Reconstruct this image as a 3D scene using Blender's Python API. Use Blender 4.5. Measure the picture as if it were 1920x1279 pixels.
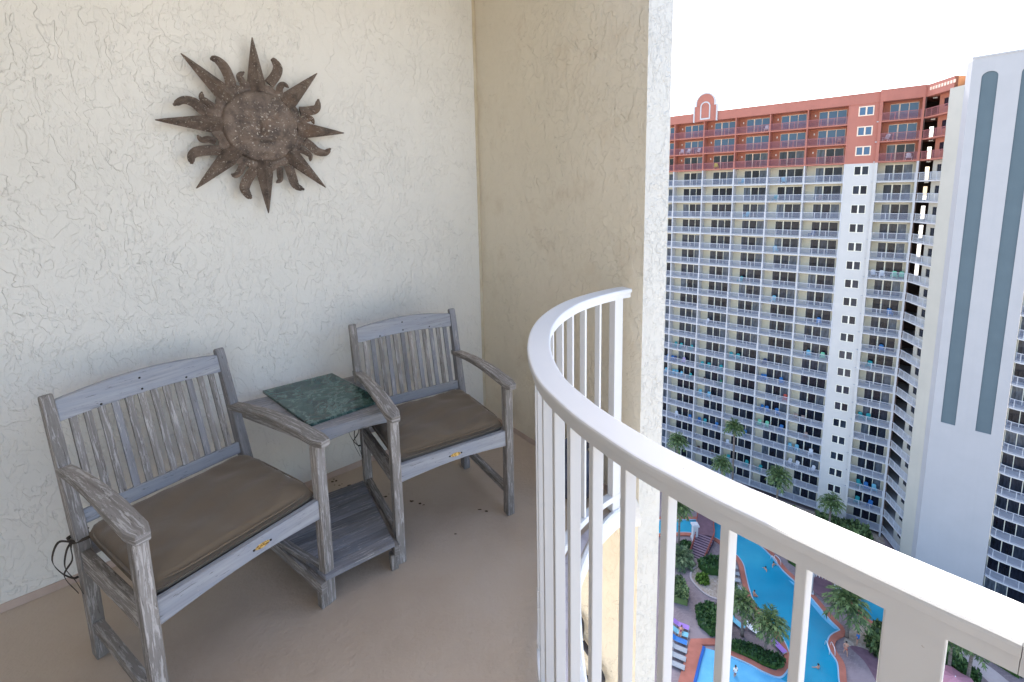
import bpy, bmesh, math, random
from mathutils import Vector, Matrix
R = math.radians
random.seed(7)
scn = bpy.context.scene
for o in list(bpy.data.objects): bpy.data.objects.remove(o)
COL = scn.collection

# ------------------------------------------------------------------ camera
cam = bpy.data.cameras.new('camera'); camo = bpy.data.objects.new('camera', cam); COL.objects.link(camo)
cam.sensor_width = 36; cam.lens = 36*886.4/1920
cam.shift_x = (960-963.6)/1920; cam.shift_y = (492.0-639.5)/1920
cam.clip_start = 0.05; cam.clip_end = 4000
pt, ro = R(8.339), R(-1.108)
c_, s_ = math.cos(pt), math.sin(pt)
fw = Vector((0, c_, -s_)); up = Vector((0, s_, c_)); rt = Vector((1, 0, 0))
r2 = math.cos(ro)*rt + math.sin(ro)*up; u2 = -math.sin(ro)*rt + math.cos(ro)*up
M = Matrix.Identity(4)
for i in range(3):
    M[i][0] = r2[i]; M[i][1] = u2[i]; M[i][2] = -fw[i]
M[2][3] = 1.5
camo.matrix_world = M
scn.camera = camo
# ------------------------------------------------------------------ light
SUN_AZ, SUN_EL = 13.0, 52
w = bpy.data.worlds.new('World'); scn.world = w; w.use_nodes = True
nt = w.node_tree; nt.nodes.clear()
sky = nt.nodes.new('ShaderNodeTexSky'); sky.sky_type = 'NISHITA'; sky.sun_disc = False
sky.sun_elevation = R(SUN_EL); sky.sun_rotation = R(SUN_AZ); sky.dust_density = 2.5; sky.ozone_density = 1.0; sky.air_density = 1.0
bg = nt.nodes.new('ShaderNodeBackground'); bg.inputs[1].default_value = 0.15
wo = nt.nodes.new('ShaderNodeOutputWorld')
nt.links.new(sky.outputs[0], bg.inputs[0]); nt.links.new(bg.outputs[0], wo.inputs[0])
sl = bpy.data.lights.new('sun', 'SUN'); sl.energy = 3.0; sl.angle = R(0.5); sl.color = (1, .95, .87)
so = bpy.data.objects.new('sun', sl); COL.objects.link(so)
sd = Vector((math.sin(R(SUN_AZ))*math.cos(R(SUN_EL)), math.cos(R(SUN_AZ))*math.cos(R(SUN_EL)), math.sin(R(SUN_EL))))
so.rotation_euler = sd.to_track_quat('Z', 'Y').to_euler()
scn.view_settings.view_transform = 'Standard'; scn.view_settings.look = 'None'
scn.view_settings.exposure = 2.06; scn.view_settings.gamma = 1
scn.cycles.max_bounces = 10; scn.cycles.diffuse_bounces = 6; scn.cycles.use_denoising = True
scn.cycles.sample_clamp_indirect = 8

# ------------------------------------------------------------------ materials
MATS = {}
class NT:
    def __init__(s, name, rough=.6, col=(.5, .5, .5), metal=0, spec=.5):
        s.m = bpy.data.materials.new(name); s.m.use_nodes = True; s.t = s.m.node_tree
        s.b = s.t.nodes['Principled BSDF']
        s.b.inputs['Base Color'].default_value = (*col, 1); s.b.inputs['Roughness'].default_value = rough
        s.b.inputs['Metallic'].default_value = metal; s.b.inputs['Specular IOR Level'].default_value = spec
        MATS[name] = s.m
    def n(s, typ, **k):
        x = s.t.nodes.new('ShaderNode'+typ)
        for a, v in k.items(): setattr(x, a, v)
        return x
    def l(s, a, b): s.t.links.new(a, b)
    def coord(s, kind='Object', scale=(1, 1, 1), loc=(0, 0, 0)):
        tc = s.n('TexCoord'); mp = s.n('Mapping'); mp.inputs['Scale'].default_value = scale; mp.inputs['Location'].default_value = loc
        s.l(tc.outputs[kind], mp.inputs[0]); return mp.outputs[0]
    def noise(s, vec, scale, detail=4, rough=.55, dist=0):
        x = s.n('TexNoise'); x.inputs['Scale'].default_value = scale; x.inputs['Detail'].default_value = detail
        x.inputs['Roughness'].default_value = rough; x.inputs['Distortion'].default_value = dist
        s.l(vec, x.inputs['Vector']); return x.outputs['Fac']
    def ramp(s, fac, stops, interp='LINEAR'):
        x = s.n('ValToRGB'); x.color_ramp.interpolation = interp; e = x.color_ramp.elements
        while len(e) < len(stops): e.new(.5)
        for i, (p, c) in enumerate(stops):
            e[i].position = p; e[i].color = (*c, 1) if isinstance(c, tuple) else (c, c, c, 1)
        s.l(fac, x.inputs[0]); return x.outputs[0]
    def math(s, op, a, b=None, c=None):
        x = s.n('Math', operation=op)
        for i, v in enumerate((a, b, c)):
            if v is None: continue
            if isinstance(v, (int, float)): x.inputs[i].default_value = v
            else: s.l(v, x.inputs[i])
        return x.outputs[0]
    def mix(s, f, a, b, mode='MIX'):
        x = s.n('Mix', data_type='RGBA', blend_type=mode)
        for sock, v in ((x.inputs[0], f), (x.inputs[6], a), (x.inputs[7], b)):
            if isinstance(v, (int, float)): sock.default_value = v
            elif isinstance(v, tuple): sock.default_value = (*v, 1)
            else: s.l(v, sock)
        return x.outputs[2]
    def col(s, c): s.l(c, s.b.inputs['Base Color'])
    def rough(s, c): s.l(c, s.b.inputs['Roughness'])
    def bump(s, h, strength=.5, dist=.01):
        x = s.n('Bump'); x.inputs['Strength'].default_value = strength; x.inputs['Distance'].default_value = dist
        s.l(h, x.inputs['Height']); s.l(x.outputs[0], s.b.inputs['Normal']); return x

def stucco(name, c1, c2, sc=1.0, stain=None, strength=1.0):
    m = NT(name, .75, c1, spec=.25)
    v = m.coord('Object')
    wv = m.n('TexNoise'); wv.inputs['Scale'].default_value = 3.2*sc; wv.inputs['Detail'].default_value = 3
    m.l(v, wv.inputs['Vector'])
    vm = m.n('VectorMath', operation='MULTIPLY_ADD'); m.l(wv.outputs['Color'], vm.inputs[0]); vm.inputs[1].default_value = (.12/sc,)*3; m.l(v, vm.inputs[2])
    V = vm.outputs[0]
    def steps(scale, lo, hi, seed):
        mp = m.n('Mapping'); m.l(V, mp.inputs[0]); mp.inputs['Location'].default_value = (seed, seed*.7, -seed); mp.inputs['Scale'].default_value = (1, 1, .62)
        a = m.noise(mp.outputs[0], scale*sc, 2.5, .55, .35)
        e = m.ramp(a, [(lo, 0.), (hi, 1.)])
        return e
    e1 = steps(13, .495, .507, 0); e2 = steps(25, .52, .535, 5); e3 = steps(44, .54, .56, 9)
    br = m.ramp(m.noise(v, 2.6*sc, 3), [(.36, .25), (.56, 1.)])
    br2 = m.ramp(m.noise(v, 4.3*sc, 3, .6, .4), [(.38, .25), (.54, 1.)])
    h = m.math('ADD', m.math('MULTIPLY', e1, br), m.math('MULTIPLY', e2, m.math('MULTIPLY', br2, .9)))
    h = m.math('ADD', h, m.math('MULTIPLY', e3, m.math('MULTIPLY', br2, .5)))
    soft = m.noise(v, 5*sc, 4); fine = m.noise(v, 60*sc, 3)
    h = m.math('ADD', h, m.math('MULTIPLY', soft, 1.3)); h = m.math('ADD', h, m.math('MULTIPLY', fine, .28)); h = m.math('ADD', h, m.math('MULTIPLY', m.noise(v, 24*sc, 4, .6), .9))
    m.bump(h, .85, .0029*strength)
    c = m.mix(m.ramp(m.noise(v, 1.1, 4), [(.35, 0.), (.7, 1.)]), c1, c2)
    # darker tone along the step edges of the trowelled plateaus
    a = m.n('TexNoise')
    edge = m.math('MULTIPLY', m.math('MULTIPLY', e1, m.math('SUBTRACT', 1., e1)), br)
    c = m.mix(m.math('MULTIPLY', edge, 1.2), c, tuple(x*.72 for x in c1))
    if stain: c = m.mix(m.math('MULTIPLY', m.ramp(m.noise(v, 3.5, 6, .65), [(.55, 0.), (.75, 1.)]), .35), c, stain)
    m.col(c); return m.m
stucco('stucco_white', (.74, .72, .67), (.80, .78, .73))
stucco('stucco_tan', (.75, .68, .545), (.80, .73, .60), stain=(.50, .38, .24))
stucco('stucco_bright', (.62, .60, .55), (.56, .54, .50), sc=1.5, strength=1.5)
m = NT('bead', .6, (.60, .53, .38)); m.col(m.ramp(m.noise(m.coord(), 9, 4), [(.3, (.55, .47, .32)), (.7, (.66, .60, .47))]))
m = NT('base_coat', .6, (.47, .35, .28)); v = m.coord(); m.col(m.ramp(m.noise(v, 6, 5), [(.3, (.42, .31, .25)), (.7, (.53, .42, .36))])); m.bump(m.noise(v, 90, 3), .3, .002)

m = NT('deck_coating', .62, (.3, .22, .15), spec=.35); v = m.coord()
c = m.ramp(m.noise(v, 1.1, 6, .6), [(.3, (.42, .325, .245)), (.5, (.50, .405, .32)), (.72, (.54, .455, .38))])
spots = m.ramp(m.noise(v, 4.2, 5, .7, .8), [(.70, 0.), (.76, 1.)])
c = m.mix(m.math('MULTIPLY', spots, .55), c, (.16, .105, .07))
dots = m.ramp(m.noise(v, 26, 2, .5), [(.78, 0.), (.81, 1.)]); c = m.mix(m.math('MULTIPLY', dots, .5), c, (.10, .07, .05))
m.col(c); m.bump(m.math('ADD', m.noise(v, 55, 4, .6), m.math('MULTIPLY', m.noise(v, 14, 3), .9)), .55, .006)
m = NT('ledge_concrete', .8, (.5, .45, .45)); v = m.coord()
c = m.ramp(m.noise(v, 9, 6, .65), [(.3, (.36, .31, .32)), (.5, (.50, .455, .47)), (.75, (.62, .585, .60))])
c = m.mix(m.ramp(m.noise(v, 38, 4, .7, 1.2), [(.68, 0.), (.72, .7)]), c, (.12, .10, .09)); m.col(c); m.bump(m.noise(v, 70, 5, .7), .5, .004)
m = NT('white_plaster', .7, (.8, .8, .78)); v = m.coord(); m.col(m.mix(m.ramp(m.noise(v, 30, 5, .7, 1.), [(.66, 0.), (.72, .6)]), (.80, .80, .79), (.35, .33, .32))); m.bump(m.noise(v, 45, 5, .7), .8, .008)
m = NT('ceiling_paint', .8, (.82, .80, .76)); m.bump(m.noise(m.coord(), 40, 4), .3, .004)

m = NT('powder_coat', .5, (.66, .66, .665), spec=.3); v = m.coord()
c = m.mix(m.ramp(m.noise(v, 95, 3, .6), [(.745, 0.), (.77, .6)]), (.66, .66, .665), (.34, .29, .24))
c = m.mix(m.ramp(m.noise(v, 14, 6, .7, .6), [(.62, 0.), (.75, .25)]), c, (.54, .52, .51)); m.col(c)
m.rough(m.ramp(m.noise(v, 7, 4), [(.3, .45), (.7, .6)])); m.bump(m.noise(v, 150, 2), .05, .001)
NT('leaf_litter', .9, (.07, .045, .02)); NT('dark_gap', .9, (.05, .05, .05)); NT('grey_plastic', .5, (.16, .19, .24))

def wood(name, base, light, dark, flake, tint):
    m = NT(name, .78, base, spec=.25); v = m.coord('UV', (1, 1, 1)); 
    vs = m.coord('UV', (3, 55, 1)); vm = m.coord('UV', (5, 60, 1)); vb = m.coord('UV', (1.6, 6, 1))
    grain = m.noise(vs, 1.0, 6, .65, .3)
    c = m.ramp(grain, [(.25, dark), (.46, base), (.74, light)])
    c = m.mix(m.ramp(m.noise(vb, 2.2, 4), [(.38, 0.), (.66, .8)]), c, tint)
    fl = m.ramp(m.noise(vm, 2.0, 6, .72, .5), [(flake, 0.), (flake+.06, 1.)])
    c = m.mix(m.math('MULTIPLY', fl, .8), c, (.50, .49, .50))
    dk = m.ramp(m.noise(m.coord('UV', (9, 70, 1), (3, 7, 0)), 2.1, 6, .7, .8), [(.60, 0.), (.66, .75)])
    c = m.mix(dk, c, (.07, .062, .055))
    tone = m.ramp(m.noise(m.coord('UV', (.35, .35, 1)), 1.3, 1), [(.34, (.80, .77, .72)), (.5, (1., .97, .93)), (.66, (1.22, 1.17, 1.10))])
    c = m.mix(1., c, tone, 'MULTIPLY')
    m.col(c)
    h = m.math('ADD', m.math('MULTIPLY', grain, .7), m.math('ADD', m.math('MULTIPLY', fl, .5), m.math('MULTIPLY', dk, -.5)))
    m.bump(h, .5, .0018); return m.m
wood('grey_teak', (.225, .225, .245), (.33, .335, .365), (.12, .115, .12), .56, (.27, .285, .33))
wood('flaky_teak', (.235, .222, .218), (.36, .35, .35), (.13, .115, .105), .515, (.23, .218, .21))
wood('smooth_teak', (.29, .305, .345), (.40, .415, .455), (.18, .185, .20), .64, (.27, .30, .37))
wood('shelf_teak', (.19, .19, .21), (.29, .295, .325), (.09, .085, .09), .57, (.20, .215, .26))

m = NT('cushion_fabric', .9, (.13, .095, .065), spec=.15); v = m.coord('Object')
m.b.inputs['Sheen Weight'].default_value = .25; m.b.inputs['Sheen Roughness'].default_value = .5
m.col(m.mix(m.noise(v, 5, 4), (.135, .100, .066), (.170, .128, .088)))
bm_ = m.math('ADD', m.math('MULTIPLY', m.noise(m.coord('Object', (900, 900, 900)), 1, 1), .25), m.math('MULTIPLY', m.noise(v, 9, 3, .5, .7), 1.6)); m.bump(bm_, .35, .006)
NT('dark_ribbon', .9, (.055, .042, .032)); NT('white_label', .8, (.7, .69, .65))
m = NT('brass', .35, (.75, .50, .16), metal=.8); v = m.coord(); m.bump(m.noise(m.coord('Object', (160, 160, 260)), 1, 2), .9, .002)
m.col(m.ramp(m.noise(m.coord('Object', (160, 160, 260)), 1, 2), [(.42, (.28, .16, .05)), (.55, (.80, .56, .20))]))
NT('screw', .6, (.03, .025, .02), metal=.5)
m = NT('green_marble', .16, (.03, .09, .08)); v = m.coord()
wv = m.n('TexNoise'); wv.inputs['Scale'].default_value = 7; wv.inputs['Detail'].default_value = 6; m.l(v, wv.inputs['Vector'])
vm = m.n('VectorMath', operation='MULTIPLY_ADD'); m.l(wv.outputs['Color'], vm.inputs[0]); vm.inputs[1].default_value = (.35, .35, .35); m.l(v, vm.inputs[2])
va = m.noise(vm.outputs[0], 6, 7, .65)
vein = m.ramp(va, [(.478, 0.), (.495, .9), (.503, .9), (.520, 0.)])
c = m.ramp(m.noise(v, 9, 7, .7, 1.2), [(.3, (.014, .034, .034)), (.5, (.035, .078, .072)), (.75, (.07, .14, .125))])
m.col(m.mix(m.math('MULTIPLY', vein, .55), c, (.22, .33, .29)))
m = NT('rusty_metal', .6, (.1, .08, .07), metal=.35); v = m.coord()
c = m.ramp(m.noise(v, 16, 7, .7), [(.30, (.050, .040, .036)), (.46, (.135, .102, .083)), (.60, (.21, .160, .130)), (.8, (.30, .24, .20))])
c = m.mix(m.ramp(m.noise(v, 7, 4), [(.55, 0.), (.75, .5)]), c, (.19, .105, .06))
sp = m.ramp(m.noise(v, 120, 3, .6), [(.62, 0.), (.655, 1.)]); sp = m.math('MULTIPLY', sp, m.ramp(m.noise(v, 9, 3), [(.35, .3), (.55, 1.)]))
c = m.mix(sp, c, (.50, .46, .40)); m.col(c); m.bump(m.math('ADD', m.noise(v, 45, 6, .7), m.math('MULTIPLY', m.noise(v, 14, 3), 1.)), .7, .005)
NT('wrought_iron', .5, (.02, .02, .03)); 
m = NT('blue_glaze', .2, (.03, .04, .09)); m.col(m.ramp(m.noise(m.coord(), 12, 5), [(.35, (.012, .018, .05)), (.65, (.10, .12, .18))]))
NT('door_glass', .05, (.02, .03, .035)); NT('door_frame', .4, (.75, .75, .74))

def paint(name, c, var=.05, rough=.8):
    m = NT(name, rough, c, spec=.25); v = m.coord('Object')
    a = tuple(x*(1-var) for x in c); b = tuple(min(.95, x*(1+var)) for x in c)
    c_1 = m.ramp(m.noise(v, .35, 5, .6), [(.35, a), (.65, b)])
    st_ = m.ramp(m.noise(m.coord('Object', (1.6, 1.6, .05)), 1, 4, .6), [(.52, 0.), (.72, min(.5, var*4))])
    m.col(m.mix(st_, c_1, tuple(x*.82 for x in c))); m.bump(m.noise(v, 3, 5), .12, .02); return m.m
paint('tower_cream', (.58, .54, .42)); paint('tower_white', (.52, .52, .53)); paint('tower_pink', (.42, .165, .125)); paint('tower_pink_wall', (.42, .165, .11))
paint('panel_white', (.54, .53, .51), .03); paint('brown_paint', (.10, .065, .055)); paint('pink_lit', (.66, .30, .14))  # the orange is the parapet's pink with light put into the colour
paint('striped_wall', (.42, .415, .42), .025); paint('stripe_blue', (.105, .142, .162), .04); paint('buff_wall', (.47, .45, .39), .03)
NT('rail_white', .5, (.52, .54, .58)); NT('rail_picket_shaded', .5, (.27, .30, .39)); NT('rail_picket_pink_shaded', .5, (.26, .09, .11)); NT('glass_sky_reflect', .08, (.045, .11, .20), spec=.5); NT('rail_pink', .5, (.36, .13, .13)); NT('peach_frame', .5, (.80, .62, .48)); NT('cream_frame', .5, (.80, .78, .66))  # picket tones carry painted shade; the blue glass carries a painted sky reflection
for nm, c in (('glass_dark', (.010, .013, .024)), ('glass_mid', (.026, .034, .052)), ('glass_curtain', (.09, .11, .14))):
    m = NT(nm, .10, c, spec=.35); v = m.coord('Object', (3, 3, .6)); m.col(m.ramp(m.noise(v, 1.3, 3), [(.35, tuple(x*.6 for x in c)), (.7, tuple(x*1.5 for x in c))])); m.bump(m.noise(m.coord('Object', (.6, .6, .6)), 1, 2), .12, .05)
NT('lamp_shade', .5, (.85, .84, .80))
m = NT('pavers', .75, (.17, .13, .14)); v = m.coord()
br = m.n('TexBrick'); br.inputs['Scale'].default_value = 1.6; br.inputs['Mortar Size'].default_value = .012; br.inputs['Color1'].default_value = (.175, .135, .14, 1); br.inputs['Color2'].default_value = (.235, .185, .19, 1); br.inputs['Mortar'].default_value = (.09, .075, .08, 1); m.l(v, br.inputs['Vector'])
m.col(m.mix(m.ramp(m.noise(v, .22, 5, .6), [(.42, 0.), (.6, .8)]), br.outputs[0], (.27, .215, .22)))
m = NT('water', .06, (.012, .22, .46), spec=.5); v = m.coord()
m.col(m.ramp(m.noise(v, .12, 4, .5), [(.30, (.010, .20, .32)), (.52, (.016, .26, .39)), (.70, (.035, .32, .43))])); m.bump(m.noise(v, 2.2, 4, .6, .5), .35, .05)
m = NT('shallow_water', .08, (.10, .36, .55)); v = m.coord(); m.col(m.ramp(m.noise(v, .5, 4), [(.3, (.09, .33, .52)), (.7, (.14, .42, .60))])); m.bump(m.noise(v, 3, 4), .3, .04)
paint('terracotta', (.36, .13, .09), .2); paint('pool_tile', (.28, .42, .52), .1); paint('royal_tile', (.02, .10, .34), .1); paint('kerb', (.42, .36, .34), .1)
m = NT('gravel', .9, (.36, .30, .25)); v = m.coord(); m.col(m.ramp(m.noise(v, 3, 6, .7), [(.3, (.20, .15, .11)), (.5, (.36, .29, .22)), (.75, (.50, .45, .40))])); m.bump(m.noise(v, 12, 4), .8, .05)
m = NT('plum_deck', .7, (.12, .06, .07)); m.col(m.ramp(m.noise(m.coord(), 1.5, 5), [(.3, (.12, .065, .085)), (.7, (.18, .10, .12))]))
NT('red_wood', .6, (.30, .07, .045)); NT('step_dark', .7, (.05, .025, .05)); NT('step_light', .7, (.22, .15, .19))
def leafm(name, a, b, c):
    m = NT(name, .6, b, spec=.3); v = m.coord(); oi = m.n('NewGeometry')
    rr = m.math('ADD', m.math('MULTIPLY', oi.outputs['Random Per Island'], .6), m.math('MULTIPLY', m.noise(v, .9, 3), .4))
    m.col(m.ramp(rr, [(.2, a), (.5, b), (.8, c)])); return m.m
leafm('palm_leaf', (.025, .05, .018), (.075, .125, .040), (.17, .23, .08)); leafm('hedge_leaf', (.010, .035, .010), (.022, .065, .014), (.05, .11, .022))
leafm('sago_leaf', (.03, .06, .03), (.09, .14, .06), (.20, .25, .12)); leafm('bright_leaf', (.04, .09, .01), (.09, .17, .02), (.18, .28, .04)); leafm('dry_leaf', (.10, .07, .03), (.20, .15, .07), (.28, .22, .11))
m = NT('palm_bark', .9, (.16, .13, .11)); m.col(m.ramp(m.noise(m.coord('Object', (2, 2, 9)), 1, 4), [(.3, (.09, .07, .06)), (.7, (.24, .20, .17))]))
m = NT('sand', .9, (.4, .36, .3)); m.col(m.ramp(m.noise(m.coord(), .02, 6), [(.35, (.26, .26, .19)), (.5, (.42, .38, .33)), (.7, (.50, .46, .41))]))
NT('lounger_grey', .7, (.30, .32, .33)); NT('skin', .6, (.45, .24, .16)); NT('hair_dark', .7, (.015, .012, .01)); NT('pink_canvas', .8, (.48, .22, .26)); NT('steel', .3, (.8, .8, .82), metal=.6)
COLS = dict(teal=(.01, .34, .36), blue=(.015, .16, .45), navy=(.01, .03, .13), lilac=(.50, .38, .60), sky=(.16, .48, .62), red=(.55, .06, .04), maroon=(.22, .02, .06), brown=(.07, .035, .03), green=(.02, .18, .10), mint=(.20, .62, .38), white=(.80, .80, .82), tan=(.38, .26, .22), pink=(.70, .12, .25), yellow=(.72, .70, .05), purple=(.30, .16, .48), aqua=(.16, .44, .52), orange=(.8, .22, .03), black=(.01, .01, .012))
for k, c in COLS.items(): NT('c_'+k, .55, c)

# ------------------------------------------------------------------ mesh builder
class MB:
    def __init__(s): s.v = []; s.f = []; s.uv = []; s.mi = []; s.mats = []; s.sm = []
    def mat(s, m):
        if m not in s.mats: s.mats.append(m)
        return s.mats.index(m)
    def face(s, pts, m, uv=None, smooth=False):
        i = len(s.v); s.v += [tuple(p) for p in pts]; s.f.append(list(range(i, i+len(pts)))); s.mi.append(s.mat(m)); s.uv.append(uv); s.sm.append(smooth)
    def raw(s, verts, faces, m, uvs=None, smooth=False):
        i = len(s.v); s.v += [tuple(p) for p in verts]; k = s.mat(m)
        for n_, f in enumerate(faces):
            s.f.append([i+j for j in f]); s.mi.append(k); s.uv.append(uvs[n_] if uvs else None); s.sm.append(smooth)
    def box(s, a, b, m):
        x0, y0, z0 = a; x1, y1, z1 = b
        v = [(x0, y0, z0), (x1, y0, z0), (x1, y1, z0), (x0, y1, z0), (x0, y0, z1), (x1, y0, z1), (x1, y1, z1), (x0, y1, z1)]
        s.raw(v, [(0, 3, 2, 1), (4, 5, 6, 7), (0, 1, 5, 4), (1, 2, 6, 5), (2, 3, 7, 6), (3, 0, 4, 7)], m)
    def beam(s, pts, secs, m, side=(1, 0, 0)):
        """closed box beam along pts; secs = (w,t) or list; w along side, t across; UV runs along the length"""
        pts = [Vector(p) for p in pts]; n = len(pts)
        if not isinstance(secs, list): secs = [secs]*n
        sd_ = Vector(side).normalized(); rings = []; L = 0; Ls = []
        ou, ov = random.random()*40, random.random()*40
        for i, p in enumerate(pts):
            d = (pts[min(i+1, n-1)]-pts[max(i-1, 0)]).normalized()
            a = (sd_-d*sd_.dot(d)).normalized(); b = d.cross(a)
            if i: L += (p-pts[i-1]).length
            Ls.append(L); hw, ht = secs[i][0]/2, secs[i][1]/2
            rings.append([p-a*hw-b*ht, p+a*hw-b*ht, p+a*hw+b*ht, p-a*hw+b*ht])
        vs = [q for r in rings for q in r]; fs = []; us = []
        for i in range(n-1):
            for j in range(4):
                k = (j+1) % 4; fs.append((i*4+j, i*4+k, i*4+4+k, i*4+4+j))
                wj = (secs[i][0] if j % 2 == 0 else secs[i][1]); o = ov+j*1.3
                us.append([(ou+Ls[i], o), (ou+Ls[i], o+wj), (ou+Ls[i+1], o+wj), (ou+Ls[i+1], o)])
        w0, t0 = secs[0]; w1, t1 = secs[-1]
        fs.append((3, 2, 1, 0)); us.append([(ou, ov), (ou+w0*.3, ov), (ou+w0*.3, ov+t0), (ou, ov+t0)])
        e = (n-1)*4; fs.append((e, e+1, e+2, e+3)); us.append([(ou, ov), (ou+w1*.3, ov), (ou+w1*.3, ov+t1), (ou, ov+t1)])
        s.raw(vs, fs, m, us)
    def tube(s, pts, rads, m, seg=8, cap=True, smooth=True):
        pts = [Vector(p) for p in pts]; n = len(pts)
        if not isinstance(rads, (list, tuple)): rads = [rads]*n
        vs = []; fs = []; ref = None
        for i, p in enumerate(pts):
            d = (pts[min(i+1, n-1)]-pts[max(i-1, 0)]).normalized()
            if ref is None: ref = Vector((0, 0, 1)) if abs(d.z) < .9 else Vector((1, 0, 0))
            a = (ref-d*ref.dot(d)).normalized(); ref = a; b = d.cross(a)
            for k in range(seg):
                t = 2*math.pi*k/seg; vs.append(p+(a*math.cos(t)+b*math.sin(t))*rads[i])
        for i in range(n-1):
            for k in range(seg):
                j = (k+1) % seg; fs.append((i*seg+k, i*seg+j, (i+1)*seg+j, (i+1)*seg+k))
        if cap: fs.append(tuple(range(seg-1, -1, -1))); fs.append(tuple((n-1)*seg+k for k in range(seg)))
        s.raw(vs, fs, m, smooth=smooth)
    def prism(s, poly, z0, z1, m, msid=None):
        """vertical prism over a plan polygon given counter-clockwise"""
        A = sum(poly[i][0]*poly[(i+1) % len(poly)][1]-poly[(i+1) % len(poly)][0]*poly[i][1] for i in range(len(poly)))
        if A < 0: poly = poly[::-1]
        n = len(poly); vs = [(x, y, z0) for x, y in poly]+[(x, y, z1) for x, y in poly]
        s.raw(vs, [tuple(range(n-1, -1, -1)), tuple(range(n, 2*n))], m)
        s.raw(vs, [(i, (i+1) % n, n+(i+1) % n, n+i) for i in range(n)], msid or m)
    def sweep(s, path, prof, m, smooth=False, closed=False):
        """profile (offset to the right of travel, height) swept along a plan path of (x,y)"""
        n = len(path); np_ = len(prof); vs = []
        for i, p in enumerate(path):
            a = Vector(path[max(i-1, 0)]); b = Vector(path[min(i+1, n-1)]); d = (b-a).normalized(); r_ = Vector((d.y, -d.x))
            for o, z in prof: vs.append((p[0]+r_.x*o, p[1]+r_.y*o, z))
        fs = [(i*np_+j, i*np_+(j+1) % np_, (i+1)*np_+(j+1) % np_, (i+1)*np_+j) for i in range(n-1) for j in range(np_)]
        fs.append(tuple(range(np_-1, -1, -1))); fs.append(tuple((n-1)*np_+k for k in range(np_)))
        s.raw(vs, fs, m, smooth=smooth)
    def mesh(s, name):
        me = bpy.data.meshes.new(name); me.from_pydata(s.v, [], s.f)
        for mm in s.mats: me.materials.append(MATS[mm])
        for p, k, sm in zip(me.polygons, s.mi, s.sm): p.material_index = k; p.use_smooth = sm
        if any(u is not None for u in s.uv):
            ul = me.uv_layers.new(name='UVMap')
            for p, u in zip(me.polygons, s.uv):
                if u:
                    for li, q in zip(p.loop_indices, u): ul.data[li].uv = q
        bm = bmesh.new(); bm.from_mesh(me)
        bmesh.ops.recalc_face_normals(bm, faces=bm.faces); bm.to_mesh(me); bm.free()
        return me
    def build(s, name, parent=None, bevel=0, seg=2):
        o = link(name, s.mesh(name), parent)
        if bevel:
            b = o.modifiers.new('bevel', 'BEVEL'); b.width = bevel; b.segments = seg; b.limit_method = 'ANGLE'; b.angle_limit = R(35)
        return o
def link(name, me, parent=None, loc=None):
    o = bpy.data.objects.new(name, me); COL.objects.link(o)
    if parent: o.parent = parent
    if loc: o.location = loc
    return o
def tag(o, label=None, cat=None, group=None, kind=None):
    for k, v in (('label', label), ('category', cat), ('group', group), ('kind', kind)):
        if v: o[k] = v
    return o
def empty(name, loc=(0, 0, 0), rz=0, label=None, cat=None, group=None):
    o = bpy.data.objects.new(name, None); COL.objects.link(o); o.location = loc; o.rotation_euler = (0, 0, rz); o.empty_display_size = .1
    return tag(o, label, cat, group)
def copy_tree(o, parent=None):
    c = o.copy(); COL.objects.link(c); c.parent = parent
    for ch in list(o.children): copy_tree(ch, c)
    return c
def crom(pts, n=8):
    out = []; P = [Vector(p) for p in pts]; P = [P[0]*2-P[1]]+P+[P[-1]*2-P[-2]]
    for i in range(1, len(P)-2):
        for k in range(n):
            t = k/n; a, b, c, d = P[i-1:i+3]
            out.append(.5*((2*b)+(c-a)*t+(2*a-5*b+4*c-d)*t*t+(3*b-a-3*c+d)*t**3))
    out.append(P[-2]); return out
def resample(path, step):
    L = [0]
    for i in range(1, len(path)): L.append(L[-1]+(path[i]-path[i-1]).length)
    def at(s):
        s = max(0, min(L[-1], s)); i = 0
        while i < len(L)-2 and L[i+1] < s: i += 1
        t = (s-L[i])/max(1e-9, L[i+1]-L[i]); p = path[i].lerp(path[i+1], t); d = (path[i+1]-path[i]).normalized(); return p, d
    return at, L[-1]
# ------------------------------------------------------------------ balcony shell
K = Vector((-.21, 3.07)); WD = Vector((.7495, .6620)); WN = Vector((-.6620, .7495))     # corner, direction of the left wall, its outward side
WF = K-WD*4.0
A1 = Vector((.569, 2.051)); CD = (A1-K).normalized(); A2 = Vector((.700, 2.146))
EDGE = [(.60, 2.175), (.577, 2.154), (.455, 2.058), (.348, 1.936), (.264, 1.783), (.214, 1.666), (.196, 1.58), (.181, 1.457), (.170, 1.30), (.176, 1.15), (.215, 1.0), (.262, .885), (.325, .79), (.42, .675), (.52, .565), (.63, .42), (.76, .21), (.92, -.08), (1.08, -.45), (1.2, -.95), (1.28, -1.5), (1.33, -2.3)]
edge = [(p.x, p.y) for p in crom([(x, y, 0) for x, y in EDGE], 4)]
B1 = WF-WN*4.6                                                          # far end of the unit wall behind the camera
inner = [(K.x+.02, K.y), (WF.x, WF.y), (B1.x, B1.y)]
slab_poly = [(K.x, K.y)]+[(WF.x, WF.y), (B1.x, B1.y)]+edge[::-1]
fl = MB(); fl.prism(slab_poly, -.12, 0, 'deck_coating', 'white_plaster'); tag(fl.build('balcony_floor'), kind='structure')
ce = MB(); ce.prism(slab_poly, 2.75, 2.93, 'ceiling_paint', 'white_plaster'); tag(ce.build('balcony_ceiling'), kind='structure')
lo = MB(); lo.prism(slab_poly, -3.06, -2.90, 'deck_coating', 'white_plaster'); tag(lo.build('lower_balcony_floor'), kind='structure')
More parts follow.
